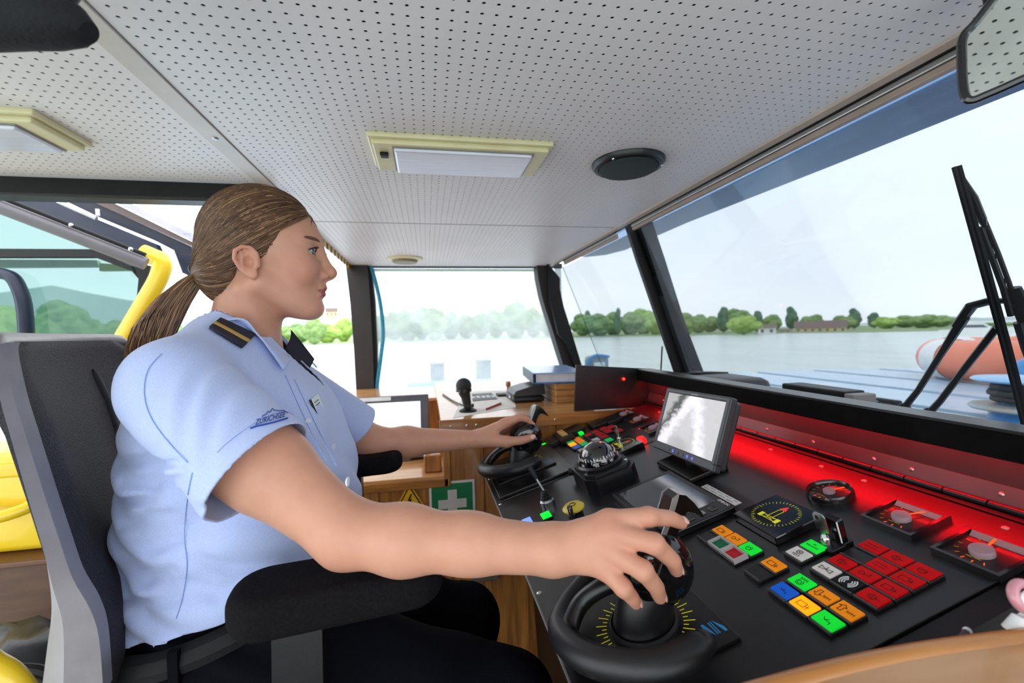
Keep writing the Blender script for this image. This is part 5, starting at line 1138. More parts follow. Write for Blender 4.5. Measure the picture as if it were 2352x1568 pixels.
# eyes, lashes, brows
for sgn in (-1, 1):
    c = Vector((-.2005, YM+sgn*.031, .149)); gz = Vector((1, sgn*.10, -.03)).normalized()
    e = MB().ball(c-PL, .0124, 14).build('eye', mat('eye_white', '#e3e0dc', .15, coat=.8), person, True)
    R = frame((0, 0, 0), Vector((0, 0, 1)).cross(gz), (0, 0, 1)).to_3x3()
    def cap_(r0, r1, lift): return [(max(1e-5, t_), math.sqrt(max(0, .0124**2-t_*t_))+lift) for t_ in np.linspace(r1, r0, 5)]
    MB().lathe(cap_(.0, .0060, .0002), c-PL, 20, R).build('iris', mat('iris_blue', '#5f7f90', .2, col2='#3f5a68', nscale=400, coat=.8), e, True)
    MB().lathe(cap_(.0, .0028, .0004), c-PL, 16, R).build('pupil', mat('pupil', '#06080a', .1, coat=1), e, True)
    arc_ = [(-.1925, .0475, .1490), (-.1880, .0420, .1527), (-.1856, .0360, .1543), (-.1852, .0290, .1543), (-.1868, .0220, .1525), (-.189, .0185, .1500)]
    pts = catmull([Vector((a, YM+sgn*b, z))-PL for a, b, z in arc_], 4)
    MB().tube(pts, [.0005]+[.0011]*(len(pts)-2)+[.0005], 6).build('eyelash', mat('lash', '#1a1310', .6), person, True)
    lw = catmull([Vector((a, YM+sgn*b, z))-PL for a, b, z in [(-.1925, .0475, .1488), (-.1880, .0410, .1447), (-.1862, .0340, .1440), (-.1868, .0260, .1446)]], 4)
    MB().tube(lw, .0005, 5).build('eyelash', mat('lash', '', .6), person, True)
    for q in range(11):
        p = pts[3+q*1] if 3+q < len(pts) else pts[-2]
        dr = Vector((.75, sgn*(.75-.09*q), .35)).normalized(); MB().tube([p, p+dr*.0035, p+dr*.0058+Vector((0, 0, .0015))], [.0004, .0003, .0001], 4).build('eyelash', mat('lash', '', .6), person)
    br = catmull([Vector((a, YM+sgn*b, z))-PL for a, b, z in [(-.2120, .0550, .1655), (-.2030, .0490, .1692), (-.1930, .0390, .1712), (-.1850, .0270, .1708), (-.1815, .0160, .1690)]], 6)
    n_ = len(br); MB().tube(br, [.0008+.0030*math.sin(math.pi*min(1, (.12+i/n_)))**.7 for i in range(n_)], 8, flat=.9).build('eyebrow', mat('brow', '#6a4630', .8, col2='#7d573e', nscale=300, bump=.6, bscale=900), person, True)
# ---- hair: pulled back cap, strands flowing to the tie, pony tail
HPOLY = np.array([(-.150, .31), (-.183, .232), (-.191, .222), (-.203, .210), (-.217, .194), (-.229, .178), (-.240, .156), (-.252, .136), (-.259, .136), (-.266, .1465), (-.277, .1555), (-.291, .1560), (-.301, .1460), (-.3025, .122), (-.3065, .088), (-.318, .066), (-.345, .056), (-.44, .05), (-.44, .31)], np.float32)
def s_poly(x, z, poly):
    d = np.full(x.shape, 1e9, np.float32); ins = np.zeros(x.shape, bool); n = len(poly)
    for i in range(n):
        a = poly[i]; b = poly[i-1]; ex, ez = b[0]-a[0], b[1]-a[1]; wx, wz = x-a[0], z-a[1]
        t = np.clip((wx*ex+wz*ez)/(ex*ex+ez*ez), 0, 1); d = np.minimum(d, (wx-ex*t)**2+(wz-ez*t)**2)
        c = (z >= a[1]) != (z >= b[1]); xi = a[0]+(z-a[1])*ex/np.where(abs(ez) < 1e-9, 1e-9, ez); ins ^= c & (x < xi)
    return np.where(ins, -1, 1)*np.sqrt(d)
TIE = V3(-.371, YM, .117)
def f_hair0(P):
    d = s_ell(P, (-.284, YM, .176), (.0955, .0805, .0915)); d = smin(d, s_ell(P, (-.334, YM, .115), (.046, .058, .055)), .03)
    d = smin(d, s_cap(P, (-.352, YM, .130), TIE, .030, .014), .03); return d
def f_hair(P):
    d = f_hair0(P)+.0016*np.sin(P[..., 1]*160+P[..., 2]*60)*np.sin(P[..., 0]*90+P[..., 2]*140)
    return smax(d, s_poly(P[..., 0]+.35*np.maximum(0, .045-np.abs(P[..., 1]-YM))*0, P[..., 2], HPOLY), .006)
hv, hq = nets(f_hair, (-.41, .76, .04), (-.17, .96, .28), .0026)
def hair_mat(name, c1, c2, c3):
    m = bpy.data.materials.new(name); m.use_nodes = True; nt = m.node_tree; b = nt.nodes['Principled BSDF']; N = nt.nodes.new; L = nt.links.new
    at = N('ShaderNodeAttribute'); at.attribute_name = 'tone'; cr = N('ShaderNodeValToRGB'); cr.color_ramp.elements[0].color = lin(c1); cr.color_ramp.elements[1].color = lin(c3); e = cr.color_ramp.elements.new(.5); e.color = lin(c2)
    L(at.outputs['Fac'], cr.inputs['Fac']); L(cr.outputs[0], b.inputs['Base Color']); b.inputs['Roughness'].default_value = .38; b.inputs['Specular IOR Level'].default_value = .45
    b.inputs['Anisotropic'].default_value = .5
    return m
m_hair = hair_mat('hair_brown', '#4a3122', '#6f4e37', '#b8906a')
hair = np_part('hair', hv, hq, m_hair, person)
def tone(o, arr):
    a = o.data.attributes.new('tone', 'FLOAT', 'POINT'); a.data.foreach_set('value', np.asarray(arr, np.float32))
tone(hair, .25+.12*rng.random(len(hv)))
def grad(f, P, e=.0006):
    g = np.stack([f(P+np.eye(3, dtype=np.float32)[i]*e)-f(P-np.eye(3, dtype=np.float32)[i]*e) for i in range(3)], -1); return g/np.maximum(1e-9, np.linalg.norm(g, axis=-1, keepdims=True))
def strands_mesh(name, paths, rad, tones, parent, m):
    """paths (n, k, 3); three-sided tapering strands, one mesh"""
    n, k, _ = paths.shape; t = np.gradient(paths, axis=1); t /= np.maximum(1e-9, np.linalg.norm(t, axis=-1, keepdims=True))
    ref = np.tile(np.array([.3, .2, 1.]), (n, k, 1)); a = np.cross(t, ref); a /= np.maximum(1e-9, np.linalg.norm(a, axis=-1, keepdims=True)); b = np.cross(t, a)
    ta = np.clip(np.minimum(np.arange(k)/1.5+.25, (k-1-np.arange(k))/2.0+.15), 0, 1); R = rad[:, None]*ta[None]
    ring = [paths+R[..., None]*(a*math.cos(q)+b*math.sin(q)) for q in (0, 2.094, 4.189)]
    Vt = np.stack(ring, 2).reshape(-1, 3); i = np.arange(n)[:, None, None]*k*3+np.arange(k-1)[None, :, None]*3+np.arange(3)[None, None]; j = np.arange(n)[:, None, None]*k*3+np.arange(k-1)[None, :, None]*3+(np.arange(3)[None, None]+1) % 3
    Q = np.stack([i, j, j+3, i+3], -1).reshape(-1, 4); o = np_part(name, Vt, Q, m, parent); tone(o, np.repeat(tones, k*3)); return o
st = hv[rng.integers(0, len(hv), 5200)].astype(np.float32); st = st[(f_hair0(st) > -.004)][:4200]
kk = 15; path = [st]
for i in range(kk-1):
    p = path[-1]; dv = TIE-p; L_ = np.linalg.norm(dv, axis=1, keepdims=True); g = grad(f_hair0, p); dt = dv/np.maximum(L_, 1e-6); dt -= g*(g*dt).sum(1, keepdims=True); dt /= np.maximum(1e-6, np.linalg.norm(dt, axis=1, keepdims=True))
    step = np.minimum(.0085, L_*.35); p = p+dt*step; g = grad(f_hair0, p); p = p-g*(f_hair0(p)-.0008-.0009*rng.random(len(p)).astype(np.float32)*(i > 0))[:, None]; path.append(p)
pa = np.stack(path, 1)
tn = np.clip(.42+.22*np.sin(st[:, 1]*420+st[:, 2]*260)+.22*rng.standard_normal(len(st)), 0, 1)
o = strands_mesh('strands', pa, .0006+.0007*rng.random(len(pa)), tn, hair, m_hair); o['kind'] = 'stuff'
# pony tail
n = 1900; u = rng.random(n)**.5; q = rng.random(n)*2*math.pi
cx, cy = u*np.cos(q), u*np.sin(q); lenf = .72+.30*rng.random(n)
ctrl = np.array([(-.370, YM, .117), (-.390, YM-.002, .106), (-.418, YM-.004, .076), (-.443, YM-.006, .036), (-.457, YM-.008, -.004), (-.464, YM-.008, -.040)]); wid = np.array([.011, .024, .036, .041, .038, .026])
kk = 16; P_ = np.zeros((n, kk, 3)); tt = np.linspace(0, 1, kk)[None]*lenf[:, None]*5
i0 = np.clip(tt.astype(int), 0, 4); fr_ = tt-i0; c = ctrl[i0]*(1-fr_[..., None])+ctrl[np.minimum(i0+1, 5)]*fr_[..., None]; w = wid[i0]*(1-fr_)+wid[np.minimum(i0+1, 5)]*fr_
wob = .004*np.sin(tt*2.2+q[:, None]*3+rng.random((n, 1))*6)*tt/5
P_[..., 0] = c[..., 0]+cx[:, None]*w*.80+wob; P_[..., 1] = c[..., 1]+cy[:, None]*w*1.05; P_[..., 2] = c[..., 2]+cx[:, None]*w*.45+wob*.5
tn = np.clip(.72+.2*np.sin(q*3+u*9)+.2*rng.standard_normal(n), 0, 1)
pt = strands_mesh('pony_tail', P_, .0009+.0008*rng.random(n), tn, hair, m_hair); pt['kind'] = 'stuff'
# loose wisps
n = 60; a0 = st[rng.integers(0, len(st), n)]; g = grad(f_hair0, a0); ww = np.stack([a0+g*.001*j+(TIE-a0)*.10*j/4+g*(.0009*j*j)*rng.random((n, 1)) for j in range(7)], 1); o = strands_mesh('wisps', ww, np.full(n, .00025), np.full(n, .8), hair, m_hair); o['kind'] = 'stuff'
tie = MB()
for k in range(34):
    a = 2*math.pi*k/34
    for rr, off in ((.0205, -.002), (.0215, .004), (.0205, .010)):
        ax = Vector((-.82, 0, -.57)); e1 = Vector((0, 1, 0)); e2 = ax.cross(e1); tie.ball(Vector(TIE.tolist())-PL+ax*(.004+off)+(e1*math.cos(a+off*90)+e2*math.sin(a+off*90))*rr, .0026, 5)
tie.build('hair_tie', mat('beads_black', '#141417', .25, coat=.6), hair, True)
# ------------------------------------------------------------------ clothing
ZS = np.array([-.60, -.47, -.40, -.34, -.27, -.20, -.13, -.075, -.035, .005, .04])
CX = np.array([-.335, -.330, -.318, -.308, -.305, -.308, -.314, -.322, -.326, -.326, -.323])
AA = np.array([.14, .150, .168, .176, .178, .170, .152, .126, .096, .066, .045])
BB = np.array([.17, .172, .176, .179, .183, .186, .186, .176, .150, .098, .058])
CYT = .838
def f_torso(P):
    x, y, z = P[..., 0], P[..., 1], P[..., 2]
    cx = np.interp(z, ZS, CX); a = np.interp(z, ZS, AA); b = np.interp(z, ZS, BB)
    q = np.sqrt(((x-cx)/a)**2+((y-CYT)/b)**2); d = (q-1)*np.minimum(a, b)*.92
    th = np.arctan2((y-CYT)/b, (x-cx)/a)
    mk = np.clip((-.34-x)/.06, 0, 1)*np.clip((-.08-z)/.08, 0, 1)
    w = np.sin(6.283*(z*11+.5*np.sin(2.3*th+1)+.25*np.sin(z*31+th*5)))
    d = d-.0040*mk*w*(.6+.4*np.sin(z*17+th*2))*np.clip((z+.50)/.05, 0, 1)
    mk2 = np.clip((.78-y)/.06, 0, 1)*np.clip((-.12-z)/.06, 0, 1); w2 = np.sin(6.283*(z*15+x*5+.4*np.sin(x*23+z*9)))
    d = d-.0040*mk2*w2
    mk3 = np.clip((x+.26)/.06, 0, 1)*np.clip((-.06-z)/.05, 0, 1); d = d-.0042*mk3*np.sin(6.283*(y*9+z*4+.3*np.sin(z*25)))
    return d.astype(np.float32)
RN = (RE-RS)/np.linalg.norm(RE-RS); LN = (LE-LS)/np.linalg.norm(LE-LS)
RC = oy(588, 1084, .588); LC = oy(826, 978, 1.115)
def f_slr(P):
    d = s_cap(P, RS+V3(0, .01, .0), RC+RN*.05, .066, .0745)
    t = ((P-RS)@RN); d = d-.0024*np.sin(6.283*(t*14+1.1*np.sin(P[..., 0]*20+P[..., 2]*13)))*np.clip(t/.05, 0, 1)*np.clip((.16-t)/.06, 0, 1)
    return d
def f_sll(P): return s_cap(P, LS, LC+LN*.05, .062, .053)
def f_shirt(P):
    d = f_torso(P)
    sh = s_cap(P, (-.322, .795, -.012), RS+V3(-.004, .0, .020), .047, .050); d = smin(d, sh, .035)
    sh = s_cap(P, (-.322, .885, -.012), LS+V3(-.004, .0, .022), .047, .046); d = smin(d, sh, .035)
    d = smin(d, s_ell(P, (-.262, .79, -.155), (.075, .075, .075)), .05); d = smin(d, s_ell(P, (-.262, .895, -.155), (.075, .075, .075)), .05)
    d = smin(d, f_slr(P), .022); d = smin(d, f_sll(P), .022)
    # yoke fold running over the shoulder towards the armhole
    return d
def hit(x, y, f=f_shirt, off=.001):
    # march a picture ray onto the shirt so that folds, seams, buttons and print lie on the cloth
    d = px(x, y).normalized(); d = V3(d.x, d.y, d.z); t = .35
    for _ in range(90):
        e = float(f((d*t)[None])[0])
        if e < .0004: break
        t += max(e*.8, .0003)
        if t > 1.6: return None
    p = d*t; g = grad(f, p[None])[0]; return Vector((p+g*off).tolist()), Vector(g.tolist())
FOLDS = []
for ln in ([(345, 245), (440, 238), (530, 246)], [(338, 352), (430, 362), (535, 332)], [(348, 440), (420, 402), (505, 396)], [(352, 548), (430, 592), (505, 560)], [(560, 436), (650, 452), (770, 482)], [(358, 300), (450, 310), (540, 290)],
           [(560, 600), (640, 640), (720, 590)], [(372, 640), (440, 668), (520, 650)], [(360, 480), (440, 500), (530, 470)], [(575, 520), (680, 560), (800, 560)], [(380, 700), (430, 690)], [(590, 390), (700, 400), (790, 440)]):
    q = [hit(a*.776, 873+b*.776, off=.0020) for a, b in ln]; q = [np.array(h[0], np.float32) for h in q if h]
    if len(q) > 1: FOLDS.append(q)
def f_shirt2(P):
    d = f_shirt(P); c = None
    for q in FOLDS:
        lo_ = np.min(q, 0)-.05; hi_ = np.max(q, 0)+.05
        n_ = len(q); e = s_chain(P, q, [.0035]+[.0080]*(n_-2)+[.0030]); c = e if c is None else np.minimum(c, e)
    return smax(d, -c, .012)
sv, sq = nets(f_shirt2, (-.56, .50, -.50), (-.07, 1.24, .075), .0042)
hn = np.array([.25, 0, -1.]); hl = np.linalg.norm(hn)
sv, sq = cut(sv, sq, lambda v: ((-.402+.25*(v[:, 0]+.35))-v[:, 2]+.002*np.sin(v[:, 0]*40+v[:, 1]*33))/hl, hn/hl*np.array([1, 1, 1]))
def gs_(C, N, fs):
    def g(v):
        vf = v.astype(np.float32); return np.where(fs(vf) < f_torso(vf)+.012, (v-C)@N, -1)
    return g
sv, sq = cut(sv, sq, gs_(RC, RN, f_slr), RN); sv, sq = cut(sv, sq, gs_(LC, LN, f_sll), LN)
# neck opening: V towards the front
nn = np.array([.46, 0, .89]); nn /= np.linalg.norm(nn)
nk0 = np.array([-.335, YM, .020])
def g_neck(v):
    r = np.hypot((v[:, 0]+.318)/1.0, (v[:, 1]-YM)/.95); r2 = .066-r
    vv = (v[:, 0]+.285)*.9-np.abs(v[:, 1]-YM)*2.1+.0; tri = np.minimum(np.minimum((v[:, 0]+.30), .040-np.abs(v[:, 1]-YM)-np.maximum(0, -.005-v[:, 2])*.42), v[:, 2]+.088)
    return np.maximum(np.where(v[:, 2] > -.03, r2, -1), tri)
sv, sq = cut(sv, sq, g_neck, np.array([0., 0, 0]))
sv, sq = cut(sv, sq, lambda v: np.where(np.abs(v[:, 1]-YM) < .085, v[:, 2]-.010+.10*(v[:, 0]+.33), -1), np.array([0., 0, 1]))
sv, sq = compact(sv, sq)
m_shirt = mat('shirt_blue', '#b6c6f2', .7, col2='#c0cef6', nscale=500, ndet=2, bump=.35, bscale=1400, sheen=.25, spec=.25)
shirt = np_part('shirt', sv, sq, m_shirt, person); md = shirt.modifiers.new('cloth', 'SOLIDIFY'); md.thickness = .0024; md.offset = -1
m_seam = mat('seam_blue', '#7f98cf', .8)
def seam(pts, r=.0005, m=None, name='seam'):
    q = [hit(p.x, p.y, off=.0004) for p in catmull([(a, b, 0) for a, b in pts], 5)]; q = [a[0]-PL for a in q if a]
    if len(q) > 2: MB().tube(q, r, 5).build(name, m or m_seam, shirt, True)
seam([(442, 1085), (430, 1150), (424, 1230), (430, 1300), (420, 1370), (405, 1420)])
seam([(372, 812), (340, 850), (332, 905), (348, 960), (392, 1020), (432, 1062)])
for k in (.022,):      # stitched sleeve hem
    q = []
    for a in np.linspace(-70, 150, 26):
        e1 = np.cross(RN, [0, 0, 1]); e1 /= np.linalg.norm(e1); e2 = np.cross(RN, e1); dd = -(e1*math.cos(math.radians(a))+e2*math.sin(math.radians(a)))
        c = RC-RN*k; lo_, hi_ = .03, .13
        for _ in range(18):
            mid = (lo_+hi_)/2
            if float(f_slr((c+dd*mid).astype(np.float32)[None])[0]) < 0: lo_ = mid
            else: hi_ = mid
        q.append(Vector((c+dd*(lo_+.0004)).tolist())-PL)
    MB().tube(q, .0004, 5).build('seam', m_seam, shirt, True)
seam([(676, 872), (706, 935), (742, 1010), (772, 1070)], .0005)
seam([(655, 862), (690, 940), (725, 1015), (750, 1060)], .0005)
# buttons down the front and white name tag
for x, y in ((708, 968), (767, 1027), (799, 1106)):
    h_ = hit(x, y, off=.0005)
    if h_:
        M = frame(h_[0]-PL, h_[1].cross(Vector((0, 0, 1))), Vector((0, 0, 1)))
        b = MB(M).lathe([(0, .0022), (.0045, .0022), (.0055, .0012), (.0055, 0)], n=16).build('shirt_button', mat('button_white', '#dfe6ee', .3), shirt, True)
        MB(M).b2((-.0016, -.0016, .002), (.0016, .0016, .0026)).build('button_thread', m_black, shirt)
a = hit(708, 928, off=.003); b = hit(733, 908, off=.003); c = hit(712, 955, off=.003)
if a and b and c:
    M = frame((b[0]+c[0])/2-PL, b[0]-a[0], c[0]*-1+a[0]); 
    tg = MB(M).b2((-.017, -.0125, 0), (.019, .0125, .002), bev=.0006).build('name_tag', mat('tag_white', '#c9d3d3', .3), shirt)
    MB(M).b2((-.017, -.0128, -.0006), (-.0155, .0128, .0026)).build('tag_edge', m_black, shirt)
    for yy in (.004, -.001): MB(M).b2((-.008, yy, .002), (.012, yy+.0012, .0023)).build('tag_print', m_ink, shirt)
# embroidered word under a mountain line on the sleeve
cu = bpy.data.curves.new('t', 'FONT'); cu.body = 'ZÜRICHSEE'; cu.size = 22; cu.shear = .25; cu.offset = .35; cu.resolution_u = 3; cu.align_x = 'CENTER'; cu.align_y = 'CENTER'
ob = bpy.data.objects.new('t', cu); COL.objects.link(ob); me = bpy.data.meshes.new_from_object(ob.evaluated_get(bpy.context.evaluated_depsgraph_get())); bpy.data.objects.remove(ob)
th = math.radians(14)
def on_sleeve(u, v, off=.0009):
    x = 620+u*math.cos(th)*.62-v*math.sin(th)*-0; y = 962-u*math.sin(th)*.62-v*.80
    h_ = hit(x, y, off=off); return (h_[0]-PL) if h_ else Vector((0, 0, 0))
for v in me.vertices: v.co = on_sleeve(v.co.x, v.co.y+1.5*math.sin(max(-60, v.co.x)*.02))
m_emb = mat('thread_blue', '#24439c', .7, bump=.4, bscale=2000); me.materials.clear(); me.materials.append(m_emb)
eo = bpy.data.objects.new('embroidered_word', me); COL.objects.link(eo); eo.parent = shirt
MB().tube([on_sleeve(u, v) for u, v in ((-75, -14), (-55, -12), (-20, -13), (20, -13), (50, -12), (66, -11))], .0011, 5).build('embroidered_line', m_emb, shirt)
MB().tube([on_sleeve(u, v) for u, v in ((-30, 13), (-14, 15), (-8, 22), (0, 18), (8, 27), (16, 21), (30, 17), (52, 13), (66, 4))], .0006, 5).build('embroidered_peaks', m_emb, shirt)
# collar: folded band round the neck, light outside, navy lining on the far flap
def ribbon(U, Lo, name, m, parent, th=.0028, sub=6):
    U = catmull(U, sub); Lo = catmull(Lo, sub); n = len(U); rows = 5; vs = []; fs = []
    for i in range(n):
        for j in range(rows):
            t_ = j/(rows-1); p = U[i].lerp(Lo[i], t_); bul = math.sin(math.pi*t_)*.004; c = Vector((-.318, YM, p.z)); d = (p-c); d.z = 0; d.normalize(); vs.append(p+d*bul-PL)
    for i in range(n-1):
        for j in range(rows-1): fs.append([i*rows+j, (i+1)*rows+j, (i+1)*rows+j+1, i*rows+j+1])
    o = MB().add(vs, fs).build(name, m, parent, 60); md = o.modifiers.new('th', 'SOLIDIFY'); md.thickness = th; md.offset = 0; return o
def mir(L): return [(a, 2*YM-b, c) for a, b, c in L]
def hp(x, y, off): 
    h_ = hit(x, y, off=off); return tuple(h_[0])
UP = [(-.366, .860, .022), (-.360, .822, .028), (-.345, .800, .036), (-.318, .7895, .034), (-.283, .7975, .012), (-.256, .815, -.012), (-.234, .826, -.032)]
LOW = [(-.400, .860, -.022), (-.392, .805, -.014), (-.366, .768, .002), hp(540, 742, .009), hp(580, 775, .010), hp(614, 818, .010), hp(643, 857, .009)]
ribbon(UP, LOW, 'collar', m_shirt, shirt)
UPL = mir(UP); LOWL = [(-.400, .860, -.022), (-.392, .915, -.014), (-.366, .950, .002), (-.322, .966, .008), (-.276, .958, -.014), (-.234, .936, -.038), (-.208, .908, -.058)]
ribbon(UPL, LOWL, 'collar', m_shirt, shirt)
m_nvy = mat('navy_cloth', '#1b1b2b', .7, bump=.2, bscale=900)
ribbon([tuple(onY(*p)) for p in ((668, 757, .900), (690, 783, .897), (708, 806, .892), (722, 824, .888))], [tuple(onY(*p)) for p in ((654, 800, .878), (666, 838, .874), (674, 862, .870), (686, 872, .868))], 'collar_lining', m_nvy, shirt, .002)
ribbon([(-.364, .860, .018), (-.358, .896, .024), (-.344, .916, .032), (-.318, .926, .030), (-.286, .918, .010)], [(-.372, .860, -.008), (-.362, .894, -.004), (-.344, .910, .002), (-.314, .918, -.004), (-.284, .910, -.022)], 'collar_lining', m_nvy, shirt, .002)
# shoulder boards with one gold stripe
m_gold = mat('gold_braid', '#c9a353', .4, .3, bump=.5, bscale=1500)
def patch(C, u0, u1, v0, v1, off, th, name, m, nx=14, ny=8):
    vs = []; fs = []
    for i in range(nx+1):
        for j in range(ny+1):
            u, v = u0+(u1-u0)*i/nx, v0+(v1-v0)*j/ny; t_ = [C[0][k]*(1-u)*(1-v)+C[1][k]*u*(1-v)+C[2][k]*u*v+C[3][k]*(1-u)*v for k in (0, 1)]
            vs.append(Vector(hp(*t_, off))-PL)
    for i in range(nx):
        for j in range(ny): fs.append([i*(ny+1)+j, (i+1)*(ny+1)+j, (i+1)*(ny+1)+j+1, i*(ny+1)+j+1])
    o = MB().add(vs, fs).build(name, m, shirt, True); md = o.modifiers.new('th', 'SOLIDIFY'); md.thickness = th; md.offset = 0; return o
C = [(506, 737), (583, 772), (552, 802), (479, 758)]
def drape(x, y, off):
    lo_, hi_ = -.2, .09
    for _ in range(22):
        mid = (lo_+hi_)/2
        if float(f_shirt(V3(x, y, mid)[None])[0]) < off: lo_ = mid
        else: hi_ = mid
    return Vector((x, y, lo_))
for nm, m_, v0, v1, off, th_ in (('epaulette', m_nvy, 0, 1, .0045, .004), ('gold_stripe', m_gold, .48, .66, .0070, .0012)):
    e_ = patch(C, 0, 1, v0, v1, off, th_, nm, m_)
    me = e_.data.copy(); f_ = bpy.data.objects.new(nm, me); COL.objects.link(f_); f_.parent = shirt
    for v in me.vertices:
        w = v.co+PL; v.co = drape(w.x+.012, 1.69-w.y, off)-PL
    md = f_.modifiers.new('th', 'SOLIDIFY'); md.thickness = th_; md.offset = 0
# ---- trousers, belt, shoes
RH, RK, RA = (-.325, .757, -.465), (.112, .705, -.603), (.045, .715, -1.13)
LH, LK, LA = (-.325, .925, -.475), (.062, .985, -.640), (.02, .99, -1.13)
def f_tr(P):
    d = s_ell(P, (-.340, .84, -.475), (.152, .172, .125))
    d = smin(d, s_cap(P, RH, RK, .098, .074), .05); d = smin(d, s_cap(P, LH, LK, .098, .074), .05)
    d = smin(d, s_cap(P, RK, RA, .072, .050), .03); d = smin(d, s_cap(P, LK, LA, .072, .050), .03)
    x, y, z = P[..., 0], P[..., 1], P[..., 2]
    mk = np.clip((-.14-x)/.12, 0, 1)*np.clip((z+.62)/.06, 0, 1); d = d-.0055*mk*np.sin(6.283*(x*9+z*13+.5*np.sin(z*19+y*11)))
    mk = np.clip((x+.2)/.1, 0, 1); d = d-.0025*mk*np.sin(6.283*(x*6-z*3+.4*np.sin(y*18)))
    return d
tv, tq = nets(f_tr, (-.56, .62, -1.14), (.21, 1.08, -.34), .0072)
m_tro = mat('trouser_navy', '#090a10', .8, col2='#0c0d14', nscale=400, bump=.25, bscale=1100, spec=.06)
tro = np_part('trousers', tv, tq, m_tro, person)
ring = []
for k in range(48):
    a = 2*math.pi*k/48; x = -.335+.158*math.cos(a); ring.append(Vector((x, .84+.176*math.sin(a), -.430+.25*(x+.35)))-PL)
MB().tube(ring, .019, 8, closed=True, flat=1.0, up=(0, 0, 1)).build('belt', mat('belt_black', '#050506', .8, bump=.2, bscale=300), tro, True)
for k in range(0, 48, 6): MB().box(ring[k]+(ring[k]-(Vector((-.335, .84, -.43))-PL)).normalized()*.017, (.010, .012, .046), Matrix.Rotation(2*math.pi*k/48, 3, 'Z')).build('belt_loop', m_tro, tro)
for A in (RA, LA):
    c = Vector(A)
    def f_shoe(P, c=c):
        d = s_cap(P, (c.x-.03, c.y, -1.165), (c.x+.15, c.y-.006, -1.185), .040, .030); d = smin(d, s_cap(P, (c.x-.01, c.y, -1.17), (c.x, c.y, -1.10), .038, .045), .02); return smax(d, -(P[..., 2]+1.2185), .004)
    v, q = nets(f_shoe, (c.x-.09, c.y-.06, -1.225), (c.x+.2, c.y+.06, -1.05), .006); np_part('shoe', v, q, m_satin, person)
# ------------------------------------------------------------------ office chair
ch = thing('office_chair', 'office chair with grey frame, black mesh back and padded armrests', 'chair', (-.33, .85, -1.22)); CHM = Matrix.Translation((.33, -.85, 1.22))
m_mesh = mat('mesh_black', '#1c1a20', .75, col2='#302d35', nscale=420, ndet=1, bump=.9, bscale=420, lo=.42, hi=.58)
m_chg = mat('chair_grey', '#858083', .42, col2='#8d888b', nscale=30, bump=.06, bscale=500)
near0, far0 = Vector((-.475, .600)), Vector((-.600, 1.075))
lat = (far0-near0); fwd = Vector((lat.y, -lat.x)).normalized()
prof_ = [(.004, .000), (-.03, .004), (-.10, .026), (-.18, .042), (-.255, .056), (-.30, .070), (-.335, .082), (-.37, .088), (-.42, .088), (-.47, .080), (-.52, .070)]   # z, forward offset
def chair_pt(u, z, dep=0):
    fo = np.interp(-z, [-p[0] for p in prof_], [p[1] for p in prof_]); curv = -.035*math.sin(math.pi*u)
    e = near0+lat*u+fwd*(fo+curv+dep); return Vector((e.x, e.y, z))
vs = []; fs = []; NU, NV = 28, 40
for j in range(NV+1):
    z = .004-.52*j/NV; rd = .06; zi = .004-z; uin = 0 if zi > rd else .10*(1-math.sqrt(max(0, 1-((rd-zi)/rd)**2)))
    for i in range(NU+1):
        u = .03+uin+(0.94-2*uin)*i/NU; edge = min(i, NU-i)/NU; vs.append(chair_pt(u, z, .012*min(1, edge/.10)-.004))
for j in range(NV):
    for i in range(NU): a = j*(NU+1)+i; fs.append([a, a+1, a+NU+2, a+NU+1])
bk = MB(CHM).add(vs, fs).build('mesh_back', m_mesh, ch, True); md = bk.modifiers.new('th', 'SOLIDIFY'); md.thickness = .022; md.offset = -1
sl = MB(CHM); 
slp = [chair_pt(.62+.01*k/8, -.045-.018*k, .0095) for k in range(13)]
sl.tube(slp, [.002]+[.006]*11+[.003], 8, flat=.6).build('back_slit', m_rubber, ch, True)
# grey side bars follow the drawn profile of the frame, near and far, joined by a top bar
fr_out = [(-12, 800), (-14, 830), (2, 930), (20, 1000), (58, 1150), (88, 1260), (104, 1350), (108, 1420), (98, 1500), (85, 1600)]
fr_in = [(12, 786), (8, 815), (30, 915), (58, 1005), (104, 1150), (134, 1240), (165, 1330), (205, 1400), (226, 1470), (236, 1600)]
def side_bar(shift, name):
    po = [onY(p.x, p.y, .592) for p in catmull([(a, b, 0) for a, b in fr_out], 4)]; pi_ = [onY(p.x, p.y, .592) for p in catmull([(a, b, 0) for a, b in fr_in], 4)]; n = len(po); vs = []
    w = fwd.to_3d()*0+Vector((lat.x, lat.y, 0)).normalized()
    for i in range(n):
        o_, i_ = po[i], pi_[i]; mid = o_.lerp(i_, .45)
        vs += [o_+w*.010, mid-w*.010, i_+w*.002, i_+w*.030, o_+w*.034]
    vs = [v+Vector((lat.x, lat.y, 0))*shift for v in vs]; fs = []
    for i in range(n-1):
        for k in range(5): fs.append([i*5+k, i*5+(k+1) % 5, (i+1)*5+(k+1) % 5, (i+1)*5+k])
    fs += [[0, 1, 2, 3, 4], [(n-1)*5+k for k in range(5)]]
    MB(CHM).add(vs, fs).build(name, m_chg, ch, 25)
side_bar(0, 'side_frame'); side_bar(.93, 'side_frame')
tb = [chair_pt(u, .004-.058*max(0, (abs(u-.5)-.40)/.10)**2, -.012) for u in np.linspace(.0, 1.0, 25)]
MB(CHM).tube(tb, .0125, 10).build('top_frame', m_chg, ch, True)
MB(CHM).tube([chair_pt(u, -.54, -.02) for u in np.linspace(.05, .95, 8)], .025, 10).build('lower_frame', m_chg, ch, True)
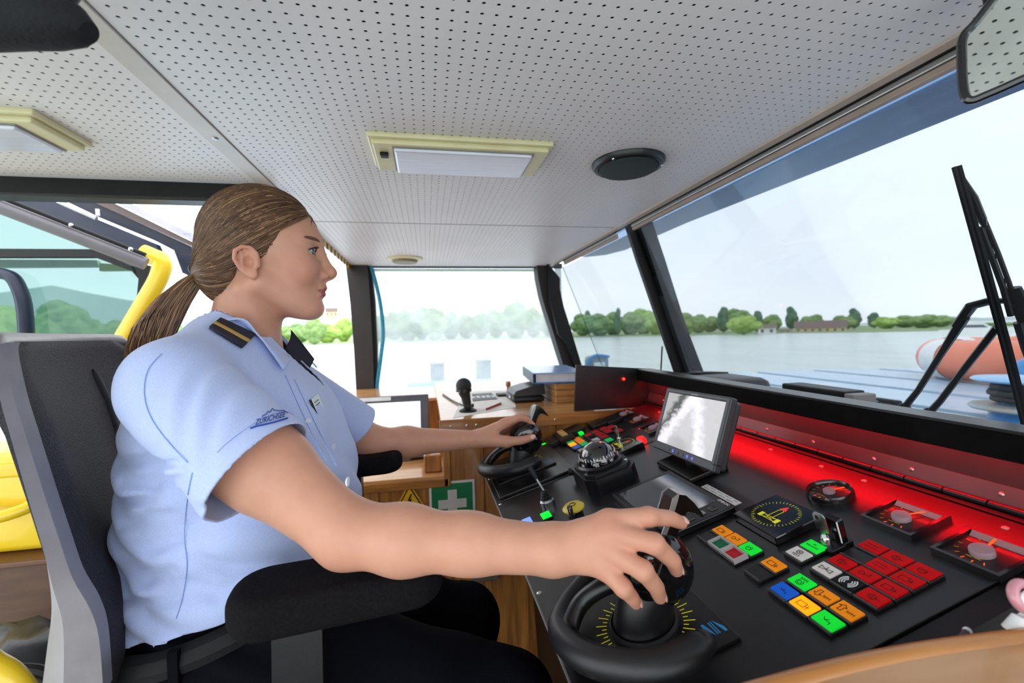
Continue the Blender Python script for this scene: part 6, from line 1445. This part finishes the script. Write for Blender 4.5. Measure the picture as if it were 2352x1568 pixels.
m_pad = mat('pad_black', '#0e0d0f', .9, col2='#161417', nscale=260, bump=.5, bscale=500, spec=.12)
MB(CHM).b2((-.50, .60, -.690), (-.04, 1.08, -.612), bev=.03).build('seat', m_pad, ch, 60)
MB(CHM).b2((-.45, .66, -.72), (-.08, 1.02, -.688), bev=.01).build('seat_pan', m_black, ch)
def armrest(pts, r, name):
    MB(CHM).tube(catmull(pts, 5), r, 18, flat=.62, up=(0, 0, 1)).build(name, m_pad, ch, True)
def f_pad(a, b, hw, hh):
    a = np.asarray(a, np.float32); b = np.asarray(b, np.float32); ax = (b-a); L = np.linalg.norm(ax); ax = ax/L; up_ = V3(0, 0, 1)-ax*ax[2]; up_ /= np.linalg.norm(up_); sd = np.cross(up_, ax)
    def f(P):
        q = P-(a+b)/2; x = np.abs(q@ax)-L/2+.05; y = np.abs(q@sd)-hw+.04; e = np.sqrt(np.maximum(x, 0)**2+np.maximum(y, 0)**2)+np.minimum(np.maximum(x, y), 0)-.045+.018
        z = np.abs(q@up_)-hh+.018; return np.sqrt(np.maximum(e, 0)**2+np.maximum(z, 0)**2)+np.minimum(np.maximum(e, z), 0)-.018
    return f
fa = f_pad((-.245, .575, -.318), (.015, .610, -.318), .046, .026); v, q = nets(fa, (-.32, .50, -.42), (.06, .70, -.26), .005)
np_mesh('armrest_pad', v-np.array([-.33, .85, -1.22]), q, m_pad, ch, True)
fa = f_pad((-.30, 1.115, -.312), (-.062, 1.125, -.305), .045, .022); v, q = nets(fa, (-.36, 1.04, -.36), (-.01, 1.20, -.25), .005)
np_mesh('armrest_pad', v-np.array([-.33, .85, -1.22]), q, m_pad, ch, True)
for y, zt_, x in ((.598, -.345, -.165), (1.12, -.33, -.19)):
    MB(CHM).prism([(x-.030, zt_), (x+.028, zt_), (x+.024, -.62), (x-.036, -.62)], y-.018, y+.018, 'y').build('armrest_post', m_satin, ch)
    MB(CHM).b2((x-.035, min(y, .85)-.0 if y < .85 else 1.02, -.66), (x+.024, .66 if y < .85 else y+.018, -.61), bev=.004).build('armrest_bracket', m_black, ch)
MB(CHM).cyl((-.25, .84, -1.14), (-.25, .84, -.68), .028, .025, 18).build('gas_column', m_satin, ch, True)
for k in range(5):
    a = math.radians(20+72*k); p = Vector((-.25+.27*math.cos(a), .84+.27*math.sin(a), -1.165))
    MB(CHM).tube([(-.25, .84, -1.13), p], [.026, .016], 8).build('base_arm', m_black, ch, True); MB(CHM).tube([p+Vector((-.012*math.sin(a), .012*math.cos(a), -.028)), p+Vector((.012*math.sin(a), -.012*math.cos(a), -.028))], .026, 14).build('caster', m_rubber, ch, True)
# lift everything so that the cabin floor lies at z = 0
for o_ in scene.objects:
    if o_.parent is None: o_.location.z += CZ
